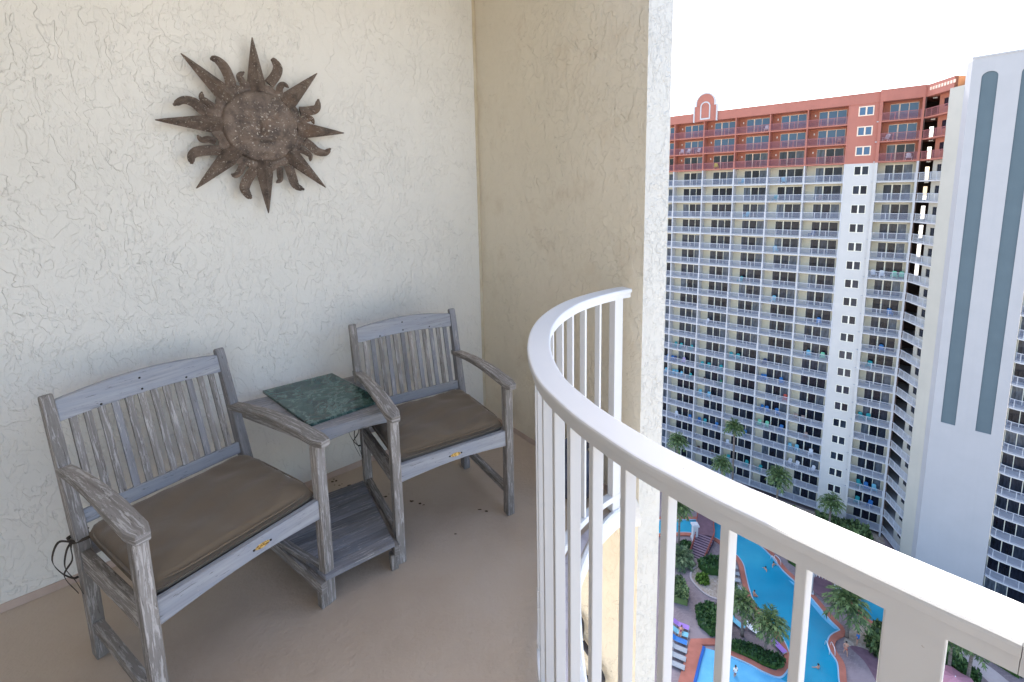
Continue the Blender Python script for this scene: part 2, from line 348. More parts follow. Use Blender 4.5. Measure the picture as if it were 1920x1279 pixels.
# bare concrete ledge and its worn plaster edge, outside the railing
RAIL = [(.505, 2.085), (.455, 2.055), (.345, 1.96), (.24, 1.84), (.165, 1.71), (.115, 1.585), (.084, 1.46), (.069, 1.34), (.065, 1.24), (.071, 1.13), (.085, 1.04), (.112, .955), (.142, .878), (.176, .811), (.218, .737), (.26, .68), (.305, .622), (.36, .560), (.408, .506), (.455, .455), (.498, .41), (.58, .315), (.68, .17), (.82, -.07), (.97, -.42), (1.09, -.9), (1.16, -1.5), (1.2, -2.2)]
rail_path = crom([(x, y, 0) for x, y in RAIL], 6)
lg = MB()
ed2 = [p for p in edge]
def band(a, b, z, m, mb):
    n = len(a); mb.raw([(x, y, z) for x, y in a]+[(x, y, z) for x, y in b], [(i, i+1, n+i+1, n+i) for i in range(n-1)], m)
rp = [(p.x, p.y) for p in rail_path]
at_e, Le = resample([Vector((x, y, 0)) for x, y in edge], .05); at_r, Lr = resample(rail_path, .05)
N = 80
ea = [at_e(Le*i/N)[0] for i in range(N+1)]; ra = [at_r(Lr*i/N)[0] for i in range(N+1)]
lgv = []; 
for i in range(N+1):
    e = ea[i]; j = min(range(len(rail_path)), key=lambda k: (rail_path[k]-e).length); q = rail_path[j]
    lgv.append((q.x, q.y, .004)); lgv.append((e.x*.97+q.x*.03, e.y*.97+q.y*.03, .004))
lg.raw(lgv, [(2*i, 2*i+2, 2*i+3, 2*i+1) for i in range(N)], 'ledge_concrete')
epath = [(p.x, p.y) for p in ea]
lg.sweep(epath, [(.0, .0), (-.010, .012), (-.024, .014), (-.032, .0045)], 'white_plaster')
lg.sweep([(x, y) for x, y in epath], [(.002, -.105), (.002, -.002), (-.012, -.002), (-.012, -.105)], 'white_plaster')
tag(lg.build('slab_ledge'), kind='structure')

# left wall
wl = MB(); off = WN*.25
wl.prism([(K.x+.02*WD.x, K.y+.02*WD.y), (K.x+.02*WD.x+off.x, K.y+.02*WD.y+off.y), (WF.x+off.x, WF.y+off.y), (WF.x, WF.y)], .0, 2.75, 'stucco_white')
lw = tag(wl.build('stucco_wall'), 'off white textured stucco wall with the metal sun hanging on it', 'wall')
def strip(a, b, h, t, m, name, par, zb=.001):
    mb = MB(); d = (Vector(b)-Vector(a)).normalized(); n_ = Vector((d.y, -d.x))
    mb.raw([(a[0], a[1], zb), (b[0], b[1], zb), (b[0], b[1], zb+h), (a[0], a[1], zb+h), (a[0]+n_.x*t, a[1]+n_.y*t, zb), (b[0]+n_.x*t, b[1]+n_.y*t, zb), (b[0]+n_.x*t*.3, b[1]+n_.y*t*.3, zb+h), (a[0]+n_.x*t*.3, a[1]+n_.y*t*.3, zb+h)],
           [(0, 1, 2, 3), (4, 7, 6, 5), (3, 2, 6, 7), (0, 4, 5, 1), (0, 3, 7, 4), (1, 5, 6, 2)], m)
    return mb.build(name, par)
wc = K-WN*.001
strip((WF.x, WF.y), (K.x-WN.x*.0, K.y), .028, .012, 'base_coat', 'cove_base', lw)
bead = MB(); q0 = K-WD*.022; q1 = K-WD*.0015
bead.prism([(q0.x, q0.y), (q1.x, q1.y), (q1.x-WN.x*.003, q1.y-WN.y*.003), (q0.x-WN.x*.003, q0.y-WN.y*.003)], .03, 2.75, 'bead'); bead.build('corner_bead', lw)
# column wall at the corner (a fin of the building) with a white outer face
CN = Vector((CD.y, -CD.x)); CN = CN if CN.dot(A2-A1) > 0 else -CN
Kb = K+CN*1.6; 
cwm = MB()
def quad(mb, a, b, z0, z1, m, nz=1): mb.face([(a[0], a[1], z0), (b[0], b[1], z0), (b[0], b[1], z1), (a[0], a[1], z1)], m)
P_ = [K, A1, A2, A2+Vector((.06, .45)), A2+Vector((-.2, 2.6)), K+Vector((-.35, 1.9))]
for i in range(len(P_)):
    a, b = P_[i], P_[(i+1) % len(P_)]
    quad(cwm, a, b, -56, 9, 'stucco_bright' if i in (1, 2) else 'stucco_tan')
cwm.face([(p.x, p.y, 9) for p in P_], 'stucco_tan'); cwm.face([(p.x, p.y, -56) for p in P_[::-1]], 'stucco_tan')
cw = tag(cwm.build('corner_column'), 'tan stucco corner column with a bright white outer face beside the railing', 'column')
strip((K.x, K.y), (A1.x-CD.x*.13, A1.y-CD.y*.13), .024, .012, 'base_coat', 'cove_base', cw)
pp = MB()      # broken plaster patch where the ledge meets the column
for k in range(9):
    s_ = 1.20+random.random()*.07; z_ = -.05+random.random()*.17; p = K+CD*s_
    r_ = .018+random.random()*.022
    pts = [(p.x+CD.x*math.cos(t)*r_-CN.x*.004, p.y+CD.y*math.cos(t)*r_-CN.y*.004, z_+math.sin(t)*r_*1.6) for t in [i*math.pi/3.5+random.random()*.5 for i in range(7)]]
    c = (p.x-CN.x*.016, p.y-CN.y*.016, z_)
    pp.raw(pts+[c], [(i, (i+1) % 7, 7) for i in range(7)], 'white_plaster')
pp.build('plaster_patch', cw)
# unit wall with glazed door behind the camera
uw_ = MB(); q = WF; d = (B1-WF).normalized(); back = -WD*.2
def up_(s0, s1, z0, z1, m, mb, dep=.2, proud=0):
    a = WF+d*s0+WD*proud; b = WF+d*s1+WD*proud; c = b-WD*(dep+proud); e = a-WD*(dep+proud); mb.prism([(a.x, a.y), (b.x, b.y), (c.x, c.y), (e.x, e.y)], z0, z1, m)
up_(0, .9, 0, 2.75, 'stucco_white', uw_); up_(3.7, 4.6, 0, 2.75, 'stucco_white', uw_); up_(.9, 3.7, 2.2, 2.75, 'stucco_white', uw_)
tag(uw_.build('unit_wall'), 'off white stucco wall around the glass door behind the seating', 'wall')
gd = MB()
for s0, s1 in ((.9, .96), (1.85, 1.93), (2.75, 2.83), (3.64, 3.7)): up_(s0, s1, 0, 2.2, 'door_frame', gd, .1, -.05)
for s0, s1 in ((.96, 1.85), (1.93, 2.75), (2.83, 3.64)): up_(s0, s1, 0.002, .07, 'door_frame', gd, .09, -.055); up_(s0, s1, 2.12, 2.2, 'door_frame', gd, .09, -.055)
gdo = tag(gd.build('glass_door'), 'white framed three panel glass door opening onto the balcony', 'door')
gp = MB()
for s0, s1 in ((.96, 1.85), (1.93, 2.75), (2.83, 3.64)): up_(s0, s1, .07, 2.12, 'door_glass', gp, .02, -.09)
gp.build('pane', gdo)

# ------------------------------------------------------------------ railing
rl = empty('balcony_railing', (.1, 1.3, 0), 0, 'white curved metal railing with flat balusters around the balcony edge', 'railing')
def kid(mb, name, bevel=0, seg=2, par=rl, parent_off=Vector((.1, 1.3, 0))):
    o = mb.build(name, par, bevel, seg); o.location = -parent_off; return o
at, LT = resample(rail_path, .02)
pl = [at(LT*i/240)[0] for i in range(241)]; pl2 = [(p.x, p.y) for p in pl]
def sub(s0, s1, n=200):
    return [tuple(at(s0+(s1-s0)*i/n)[0][:2]) for i in range(n+1)]
sj = min((((at(LT*i/2000)[0]-Vector((.498, .41, 0))).length, LT*i/2000) for i in range(2001)))[1]
capprof = [(-.033, 1.054), (-.0335, 1.063), (-.0328, 1.067), (-.0305, 1.0694), (-.027, 1.070), (.027, 1.070), (.0305, 1.0694), (.0328, 1.067), (.0335, 1.063), (.033, 1.054), (.029, 1.051), (-.029, 1.051)]
webprof = [(-.0255, 1.030), (-.0255, 1.0515), (.0255, 1.0515), (.0255, 1.030), (.021, 1.028), (-.021, 1.028)]
for a, b in ((0, sj-.0003), (sj+.0003, LT)):
    t = MB(); t.sweep(sub(a, b), capprof, 'powder_coat', smooth=False); t.sweep(sub(a, b), webprof, 'powder_coat'); o = kid(t, 'handrail')
    for p in o.data.polygons: p.use_smooth = False
bt = MB(); bt.sweep(pl2, [(-.018, .058), (-.018, .088), (.018, .088), (.018, .058)], 'powder_coat'); kid(bt, 'bottom_rail', .002)
BAL = [(.351, 1.978), (.286, 1.888), (.231, 1.797), (.183, 1.706), (.143, 1.598), (.108, 1.50), (.086, 1.40), (.073, 1.295), (.066, 1.188), (.074, 1.090), (.092, 1.008), (.122, .925), (.154, .846), (.197, .765), (.246, .690), (.306, .611), (.373, .539)]
def s_at(x, y): return min((((at(LT*i/3000)[0]-Vector((x, y, 0))).length, LT*i/3000) for i in range(3001)))[1]
svals = [s_at(x, y)-(.009 if i > 10 else 0) for i, (x, y) in enumerate(BAL)]
posts = [s_at(.452, 2.052), s_at(.440, .462)]
s = posts[1]+.10
while s < LT-.12: svals.append(s); s += .0985
posts.append(LT-.06)
for s in svals:
    p, d_ = at(s); n_ = Vector((d_.y, -d_.x, 0)); b = MB()
    b.beam([(p.x, p.y, .0885), (p.x, p.y, 1.0275)], (.026, .0135), 'powder_coat', n_); kid(b, 'baluster', .0012, 1)
for k, s in enumerate(posts):
    p, d_ = at(s); n_ = Vector((d_.y, -d_.x, 0)); b = MB()
    b.beam([(p.x, p.y, .01), (p.x, p.y, 1.0275)], (.034, .054), 'powder_coat', n_); kid(b, 'post', .002)
# sleeve and clamp on the baluster nearest the chairs
p, d_ = at(svals[7]); n_ = Vector((d_.y, -d_.x, 0)); b = MB()
for z0, z1 in ((.045, .235), (.238, .29)):
    b.beam([(p.x, p.y, z0), (p.x, p.y, z1)], (.029, .018), 'powder_coat', n_)
kid(b, 'sleeve', .001, 1)
b = MB()
for z in (.235, .292):
    q = p-n_*.034; b.beam([(q.x-d_.x*.012, q.y-d_.y*.012, z), (q.x+d_.x*.012, q.y+d_.y*.012, z)], (.032, .020), 'grey_plastic', n_)
q = p-n_*.026; b.beam([(q.x, q.y, .228), (q.x, q.y, .30)], (.010, .010), 'grey_plastic', n_)
kid(b, 'clamp', .002, 1)

# ------------------------------------------------------------------ chairs
def cushion_mb(x0, x1, y0, y1, z0, z1, m):
    mb = MB(); nx, ny = 34, 34; vs = []; fs = []
    def edge_r(t):  return max(0., 1-abs(t)**7)
    for top in (1, 0):
        for j in range(ny+1):
            for i in range(nx+1):
                u, v = i/nx*2-1, j/ny*2-1
                # rounded rectangle outline
                x = (x0+x1)/2+(x1-x0)/2*u*(1-.035*abs(v)**8); y = (y0+y1)/2+(y1-y0)/2*v*(1-.035*abs(u)**8)
                k = (max(0, 1-abs(u)**14)*max(0, 1-abs(v)**14))**.30
                wob = .0035*math.sin(6*u+3*v)+.003*math.sin(11*v-4*u)+.0018*math.sin(21*u*v+5)
                zc = (z0+z1)/2
                z = zc+(z1-zc+.006*(1-u*u)*(1-v*v)+wob)*k if top else zc-(zc-z0)*k
                vs.append((x, y, z))
    N_ = (nx+1)*(ny+1)
    for top in (0, 1):
        for j in range(ny):
            for i in range(nx):
                a = top*N_+j*(nx+1)+i; f = (a, a+1, a+nx+2, a+nx+1); fs.append(f if not top else f[::-1])
    mb.raw(vs, fs, m, smooth=True)
    me_merge = mb
    return me_merge
def make_chair(FL, az, w_, d0, d1, d2, label, warm, plaque, label_tag=False, tie_side=-1):
    a = R(az); rz = math.pi/2-a
    t = empty('garden_armchair', (FL[0], FL[1], 0), rz, label, 'armchair', 'weathered armchairs on the balcony')
    W = w_; fk = 'flaky_teak'; gk = 'grey_teak'; sk = 'smooth_teak'
    legs = [((0, .0, 0), (0, .0, .628)), ((W, .0, 0), (W, .0, .628))]
    for x in (0, W):
        b = MB(); b.beam([(x, .004, 0), (x, 0, .3), (x, 0, .63)], (.037, .042), fk); b.build('front_leg', t, .004)
        b = MB(); yk = d0+.012
        b.beam([(x, d0, 0), (x, d0+.004, .22), (x, yk, .40), (x, (yk+d2)/2-.002, .63), (x, d2-.008, .845), (x, d2, .872), (x, d2+.002, .880)], [(.036, .046), (.036, .050), (.036, .056), (.034, .046), (.033, .036), (.033, .030), (.033, .016)], fk if x == 0 else gk); b.build('rear_post', t, .004)
        b = MB(); b.beam([(x, .02, .375), (x, d0-.012, .355)], (.024, .070), gk if x else fk); b.build('side_rail', t, .003)
        b = MB(); b.beam([(x, .02, .118), (x, d0-.018, .118)], (.028, .032), fk); b.build('stretcher', t, .003)
        # arm: bowed, widening to a rounded front
        n_ = 14; pts = []; secs = []
        for i in range(n_+1):
            u = i/n_; y = d1+.012-u*(d1+.012+.052); z = .640+.022*math.sin(math.pi*min(1, u*1.02))*1.0+.004*u
            pts.append((x+(.002 if x else -.002)*u, y, z)); ww = .036+.020*min(1, u*1.4); 
            if u > .93: ww *= .86
            if u > .99: ww *= .72
            secs.append((ww, .026))
        b = MB(); b.beam(pts, secs, fk); b.build('armrest', t, .004)
    # seat rails
    b = MB(); n_ = 12; pts = []; secs = []
    vs = []; fs = []; us = []
    for i in range(n_+1):
        u = i/n_; x = .018+(W-.036)*u; zb = .352+.016*math.sin(math.pi*u); vs += [(x, -.012, zb), (x, -.012, .426), (x, .012, .426), (x, .012, zb)]
    for i in range(n_):
        for j in range(4):
            k = (j+1) % 4; fs.append((i*4+j, i*4+k, i*4+4+k, i*4+4+j)); us.append([(vs[q][0]+3, vs[q][2]+vs[q][1]*2) for q in fs[-1]])
    fs.append((3, 2, 1, 0)); us.append([(0, 0)]*4); e = n_*4; fs.append((e, e+1, e+2, e+3)); us.append([(0, 0)]*4)
    b.raw(vs, fs, sk, us); sr = b.build('seat_rail', t, .003)
    b = MB(); b.beam([(.015, d0, .385), (W-.015, d0, .385)], (.055, .022), gk, (0, 0, 1)); b.build('rear_seat_rail', t, .003)
    b = MB()
    for k in range(6):
        y = .05+k*(d0-.09)/5; b.beam([(.030, y, .398), (W-.030, y, .398)], (.05, .014), gk, (0, 1, 0))
    b.build('seat', t, .002)
    yl = lambda z: (d0+.012)+(d2-d0-.012)*(z-.40)/.48
    b = MB(); b.beam([(.016, yl(.478), .478), (W-.016, yl(.478), .478)], (.046, .022), sk, (0, .25, 1)); b.build('lower_back_rail', t, .003)
    # top rail, arched
    b = MB(); vs = []; fs = []; us = []; n_ = 16
    for i in range(n_+1):
        u = i/n_; x = .016+(W-.032)*u; zt = .857+.020*math.sin(math.pi*u); zb = .789+.009*math.sin(math.pi*u); ty = .012*math.sin(math.pi*u)
        for (dy, z) in ((-.012, zb), (-.012, zt), (.012, zt), (.012, zb)): vs.append((x, yl(z)+dy+ty, z))
    for i in range(n_):
        for j in range(4):
            k = (j+1) % 4; fs.append((i*4+j, i*4+k, i*4+4+k, i*4+4+j)); us.append([(vs[q][0]+9, vs[q][2]*1.0+vs[q][1]*2+2) for q in fs[-1]])
    fs.append((3, 2, 1, 0)); us.append([(0, 0)]*4); e = n_*4; fs.append((e, e+1, e+2, e+3)); us.append([(0, 0)]*4)
    b.raw(vs, fs, sk, us); tr = b.build('top_rail', t, .003)
    for x, z in ((W*.24, .803), (W*.47, .852), (W*.47, .812), (W*.74, .807)):
        sc = MB(); y = yl(z)-.0125+.012*math.sin(math.pi*x/W); sc.tube([(x, y, z), (x, y-.0012, z)], .0038, 'screw', 8); sc.build('screw', tr)
    # slats
    b = MB(); n_ = 12
    for k in range(n_):
        u = (k+.9)/(n_+.8); x = .016+(W-.032)*u; z1 = .801+.008*math.sin(math.pi*u)
        b.beam([(x, yl(.49), .49), (x, yl(z1)+.012*math.sin(math.pi*u)*.9, z1)], (.0215, .011), fk if warm and k % 3 else (gk if k % 2 else fk))
    b.build('back_slats', t, .0015, 1)
    # brass plaque on the seat rail
    pq = MB(); px = W*plaque; n_ = 20
    ring = [(px+.024*math.cos(2*math.pi*i/n_), -.0125, .395+.0085*math.sin(2*math.pi*i/n_)) for i in range(n_)]
    ring2 = [(px+.0225*math.cos(2*math.pi*i/n_), -.0150, .395+.0072*math.sin(2*math.pi*i/n_)) for i in range(n_)]
    pq.raw(ring+ring2, [tuple(range(n_, 2*n_))]+[(i, (i+1) % n_, n_+(i+1) % n_, n_+i) for i in range(n_)], 'brass')
    po = pq.build('plaque', sr)
    for x in (px-.0275, px+.0275): ps = MB(); ps.tube([(x, -.0118, .395), (x, -.0145, .395)], .0034, 'screw', 8); ps.build('plaque_screw', sr)
    # cushion
    c = cushion_mb(.006, W-.006, .010, d0-.002, .408, .472, 'cushion_fabric')
    co = empty('seat_cushion', (0, 0, 0), 0, 'brown fabric seat cushion tied on the '+('near left' if tie_side < 0 else 'right-hand')+' armchair', 'cushion', 'brown seat cushions'); co.parent = None
    co.matrix_world = Matrix.Translation((FL[0], FL[1], 0)) @ Matrix.Rotation(rz, 4, 'Z')
    cc = c.build('pad', co); 
    pg_ = MB(); n_ = 60; rr_ = []
    for i in range(n_):
        t_ = 2*math.pi*i/n_; cu, su = math.cos(t_), math.sin(t_); k_ = max(abs(cu)**7, 0)+max(abs(su)**7, 0); k_ = k_**(-1/7)
        rr_.append((W/2+(W/2-.0085)*cu*k_*.995, (d0+.008)/2+((d0-.012)/2)*su*k_*.995, .456))
    rr_.append(rr_[0]); pg_.tube(rr_, .0030, 'cushion_fabric', 6); pg_.build('piping', cc)
    bm = bmesh.new(); bm.from_mesh(cc.data); bmesh.ops.remove_doubles(bm, verts=bm.verts, dist=.0005); bm.to_mesh(cc.data); bm.free()
    for xx in [0]:
        s_ = -1 if xx == 0 else 1
        rb = MB()
        def rib(pts, wd=.012):
            rb.beam(crom(pts, 5), (wd, .0016), 'dark_ribbon', (0, 1, .2))
        x = xx; y = d0+.012
        rib([(x-s_*.03, y-.035, .435), (x-s_*.005, y-.03, .43), (x+s_*.022, y-.008, .425), (x+s_*.024, y+.03, .425), (x, y+.036, .425), (x-s_*.025, y+.02, .43)])
        k0 = (x+s_*.024, y+.0, .425)
        rib([k0, (x+s_*.055, y-.005, .445), (x+s_*.075, y-.01, .40), (x+s_*.06, y-.008, .345), (x+s_*.035, y-.004, .305), (x+s_*.022, y-.002, .30)], .010)
        rib([k0, (x+s_*.038, y+.004, .40), (x+s_*.048, y+.0, .35), (x+s_*.03, y-.003, .29), (x+s_*.018, y-.003, .235)], .010)
        rib([k0, (x+s_*.03, y-.012, .41), (x+s_*.032, y-.012, .37), (x+s_*.055, y-.01, .33), (x+s_*.03, y-.01, .25)], .008)
        rb.build('tie_ribbon', co)
    if label_tag:
        lt = MB(); lt.beam([(.055, d0-.035, .4735), (.055, d0-.005, .4755), (.055, d0+.012, .476)], (.026, .0008), 'white_label'); lt.build('care_label', co)
    return t
make_chair((-1.002, 1.124), 32.53, .533, .481, .561, .629, 'weathered grey slatted armchair nearest the camera at the left, by the stucco wall', True, .575, False, -1)
make_chair((-.492, 1.761), 57.76, .530, .463, .545, .573, 'weathered grey slatted armchair in the corner behind the marble topped table', False, .49, True, 1)

# ------------------------------------------------------------------ side table between the chairs
tb = empty('side_table', (-.8, 1.9, 0), 0, 'weathered grey wooden side table with lower shelf wedged between the two armchairs', 'table'); TO = Vector((-.8, 1.9, 0))
def slatted(fl_, fr_, br_, bl_, z, n, gap, m, mb, th=.018):
    fl_, fr_, br_, bl_ = map(Vector, (fl_, fr_, br_, bl_))
    for k in range(n):
        a0, a1 = k/n, (k+1)/n; g = gap/(bl_-fl_).length
        p = [fl_.lerp(bl_, a0+g/2), fr_.lerp(br_, a0+g/2), fr_.lerp(br_, a1-g/2), fl_.lerp(bl_, a1-g/2)]
        c0 = (p[0]+p[3])/2; c1 = (p[1]+p[2])/2
        ou, ov = random.random()*30, random.random()*30; v = []
        for zz in (z-th, z): v += [(q.x, q.y, zz) for q in p]
        wv = (p[3]-p[0]).length; L_ = (p[1]-p[0]).length
        U = [(ou, ov), (ou+L_, ov), (ou+L_, ov+wv), (ou, ov+wv)]
        fs = [(3, 2, 1, 0), (4, 5, 6, 7), (0, 1, 5, 4), (1, 2, 6, 5), (2, 3, 7, 6), (3, 0, 4, 7)]
        us = [[U[i] for i in (3, 2, 1, 0)], U, [U[0], U[1], (U[1][0], U[1][1]+th), (U[0][0], U[0][1]+th)], [(ou, ov), (ou+.02, ov), (ou+.02, ov+th), (ou, ov+th)], [U[2], U[3], (U[3][0], U[3][1]+th), (U[2][0], U[2][1]+th)], [(ou, ov), (ou+.02, ov), (ou+.02, ov+th), (ou, ov+th)]]
        mb.raw(v, fs, m, us)
def tkid(mb, name, bev=.002, par=tb):
    o = mb.build(name, par, bev, 1); o.location = -TO; return o
tf = ((-.775, 1.715), (-.520, 1.905), (-.760, 2.325), (-1.235, 1.985))
b = MB(); slatted(*tf, .603, 9, .004, 'grey_teak', b); tkid(b, 'table_top')
b = MB(); n_ = 10; v = []; fs = []; us = []
a_, c_2 = Vector(tf[0]), Vector(tf[1]); dd = (c_2-a_).normalized(); nn = Vector((dd.y, -dd.x))
for i in range(n_+1):
    u = i/n_; p = a_.lerp(c_2, u)+nn*.004; zb = .548+.014*math.sin(math.pi*u)
    for q, z in ((p, zb), (p, .602), (p-nn*.02, .602), (p-nn*.02, zb)): v.append((q.x, q.y, z-.0025))
for i in range(n_):
    for j in range(4):
        k = (j+1) % 4; fs.append((i*4+j, i*4+k, i*4+4+k, i*4+4+j)); us.append([(q//4*.03+5, v[q][2]) for q in fs[-1]])
fs += [(3, 2, 1, 0), (n_*4, n_*4+1, n_*4+2, n_*4+3)]; us += [[(0, 0)]*4]*2
b.raw(v, fs, 'smooth_teak', us); tkid(b, 'apron')
for p, q in ((tf[0], tf[3]), (tf[1], tf[2])):
    b = MB(); b.beam([(p[0], p[1], .566), (q[0], q[1], .566)], (.02, .034), 'flaky_teak', (1, 0, 0)); tkid(b, 'top_bearer')
sf = ((-.705, 1.535), (-.495, 1.700), (-.755, 2.125), (-1.13, 1.865))
b = MB(); slatted(*sf, .132, 9, .003, 'shelf_teak', b); tkid(b, 'shelf')
for p, q, s_ in ((sf[0], sf[3], 1), (sf[1], sf[2], -1)):
    P, Q = Vector(p), Vector(q); D = (Q-P).normalized(); S = Vector((D.y, -D.x))*s_*-.008
    b = MB(); b.beam([(P.x+S.x, P.y+S.y, .092), (Q.x+S.x, Q.y+S.y, .092)], (.022, .045), 'flaky_teak', (D.y, -D.x, 0)); tkid(b, 'shelf_bearer')
    b = MB(); e = P+D*.03; b.beam([(e.x, e.y, 0), (e.x, e.y, .07)], (.03, .03), 'flaky_teak', (D.y, -D.x, 0)); tkid(b, 'foot')
    b = MB(); e = Q-D*.03; b.beam([(e.x, e.y, 0), (e.x, e.y, .07)], (.03, .03), 'flaky_teak', (D.y, -D.x, 0)); tkid(b, 'foot')
mt = MB(); mt.prism([(-.588, 1.965), (-.817, 1.750), (-1.178, 2.087), (-.932, 2.291)], .604, .6155, 'green_marble')
tag(mt.build('marble_slab', None, .0015, 2), 'dark green veined marble slab lying on the wooden side table', 'slab')

# ------------------------------------------------------------------ metal sun on the left wall
sun = empty('wall_sun', (-1.127, 2.192, 1.814), math.atan2(WD.y, WD.x), 'rusty brown metal sun face with straight and curled rays hanging on the stucco wall', 'wall decoration')
NR, NA = 26, 96
def gs(x, y, cx, cz, sx, sz): return math.exp(-((x-cx)/sx)**2-((y-cz)/sz)**2)
def relief(x, z):
    r = math.hypot(x, z)/.152; h = 0.0
    for e in (-.050, .050):
        h += .0055*gs(x, z, e, .034, .026, .012)-.009*gs(x, z, e, .036, .010, .007)+.004*gs(x, z, e, .058, .032, .007)-.003*gs(x, z, e, .020, .024, .006)
        h += .006*gs(x, z, e*1.25, -.030, .028, .026)
    h += .007*gs(x, z, 0, -.004, .012, .034)+.004*gs(x, z, 0, -.026, .018, .010)
    h += .006*gs(x, z, 0, -.058, .030, .007)+.005*gs(x, z, 0, -.074, .026, .008)-.010*gs(x, z, 0, -.066, .040, .004)
    h += .004*gs(x, z, 0, -.108, .030, .016)-.003*gs(x, z, -.045, -.060, .008, .012)-.003*gs(x, z, .045, -.060, .008, .012)
    return .030*math.sqrt(max(0, 1-r**2*.92))+h*1.7*max(0, 1-r**6)
b = MB(); vs = [(0, -.022-relief(0, 0), 0)]; fs = []
for i in range(1, NR+1):
    for k in range(NA):
        r = .152*i/NR; a = 2*math.pi*k/NA; x, z = r*math.cos(a), r*math.sin(a); vs.append((x, -.022-relief(x, z), z))
for k in range(NA): vs.append((.156*math.cos(2*math.pi*k/NA), -.010, .156*math.sin(2*math.pi*k/NA)))
for k in range(NA): fs.append((0, 1+k, 1+(k+1) % NA))
for i in range(NR):
    for k in range(NA): a = 1+i*NA+k; c = 1+i*NA+(k+1) % NA; fs.append((a, a+NA, c+NA, c))
b.raw(vs, fs, 'rusty_metal', smooth=True); b.build('face_disc', sun)
b = MB(); n_ = 96; vs = [(0, -.014, 0)]; 
for k in range(n_):
    a = 2*math.pi*k/n_; rr = .192+.006*math.cos(8*a)+.004*math.cos(24*a+1); vs.append((rr*math.cos(a), -.006, rr*math.sin(a)))
for k in range(n_):
    a = 2*math.pi*k/n_; vs.append((.165*math.cos(a), -.016, .165*math.sin(a)))
fs = [(0, 1+n_+k, 1+n_+(k+1) % n_) for k in range(n_)]+[(1+n_+k, 1+k, 1+(k+1) % n_, 1+n_+(k+1) % n_) for k in range(n_)]
for k in range(n_): vs.append((vs[1+k][0], .0, vs[1+k][2]))
fs += [(1+k, 1+2*n_+k, 1+2*n_+(k+1) % n_, 1+(k+1) % n_) for k in range(n_)]
b.raw(vs, fs, 'rusty_metal'); b.build('collar', sun)
for k in range(8):
    a = k*math.pi/4; ca, sa = math.cos(a), math.sin(a); tp = lambda r, t, y: (r*ca-t*sa, y, r*sa+t*ca)
    L_ = .380+(.004 if k in (6,) else 0); hw = .042; b = MB()
    ring = []; n_ = 7
    for i in range(n_+1):
        u = i/n_; r = .150+(L_-.150)*u; h = hw*(1-u)**.92+.0022; rd = .034*(1-u)+.004
        ring += [tp(r, -h, -.003), tp(r, -h*.05, -.006-rd), tp(r, h, -.003), tp(r, 0, .004)]
    fs = [(i*4+j, i*4+(j+1) % 4, i*4+4+(j+1) % 4, i*4+4+j) for i in range(n_) for j in range(4)]+[(3, 2, 1, 0), (n_*4, n_*4+1, n_*4+2, n_*4+3)]
    b.raw(ring, fs, 'rusty_metal'); b.build('straight_ray', sun)
LW = [[(-.098, .159), (-.107, .207), (-.123, .244), (-.146, .265), (-.168, .264)], [(.051, .191), (.083, .234), (.095, .268), (.084, .293), (.069, .3)], [(.175, .085), (.22, .092), (.256, .108), (.267, .15)], [(.185, -.050), (.214, -.072), (.24, -.095), (.28, -.101), (.307, -.08)], [(.105, -.165), (.116, -.215), (.13, -.26), (.166, -.278)], [(-.041, -.185), (-.072, -.23), (-.088, -.269), (-.078, -.299), (-.065, -.316)], [(-.165, -.108), (-.215, -.111), (-.253, -.119), (-.273, -.138), (-.275, -.169)], [(-.180, .036), (-.215, .054), (-.244, .081), (-.279, .086), (-.314, .063)]]
SW = [[(-.051, .168), (-.06, .195), (-.064, .213), (-.045, .23)], [(.092, .157), (.097, .184), (.115, .199), (.135, .187)], [(.170, .035), (.206, .053), (.227, .055), (.237, .032)], [(.160, -.090), (.187, -.101), (.207, -.118), (.205, -.144)], [(.066, -.175), (.064, -.208), (.062, -.232), (.045, -.246)], [(-.084, -.160), (-.099, -.194), (-.118, -.214), (-.135, -.209)], [(-.180, -.073), (-.205, -.065), (-.23, -.069), (-.244, -.05)], [(-.172, .068), (-.196, .086), (-.213, .102), (-.211, .127)]]
for lst, wmax, wmin in ((LW, .0215, .0085), (SW, .0150, .0055)):
    for pts in lst:
        cp = crom([(x, 0, z) for x, z in pts], 6); b = MB(); n_ = len(cp); ring = []
        for i, p in enumerate(cp):
            u = i/(n_-1); d_ = (cp[min(i+1, n_-1)]-cp[max(i-1, 0)]).normalized(); q = Vector((-d_.z, 0, d_.x)); h = wmax*(1-u)**.8+wmin*(u*2 if u < .5 else 1)*(1 if u < .93 else .6); h = max(h, .004)
            ring += [tuple(p-q*h+Vector((0, -.003, 0))), tuple(p+Vector((0, -.010-h*.35, 0))), tuple(p+q*h+Vector((0, -.003, 0))), tuple(p+Vector((0, .004, 0)))]
        fs = [(i*4+j, i*4+(j+1) % 4, i*4+4+(j+1) % 4, i*4+4+j) for i in range(n_-1) for j in range(4)]+[(3, 2, 1, 0), tuple((n_-1)*4+k for k in range(4))]
        b.raw(ring, fs, 'rusty_metal'); b.build('curled_ray', sun)

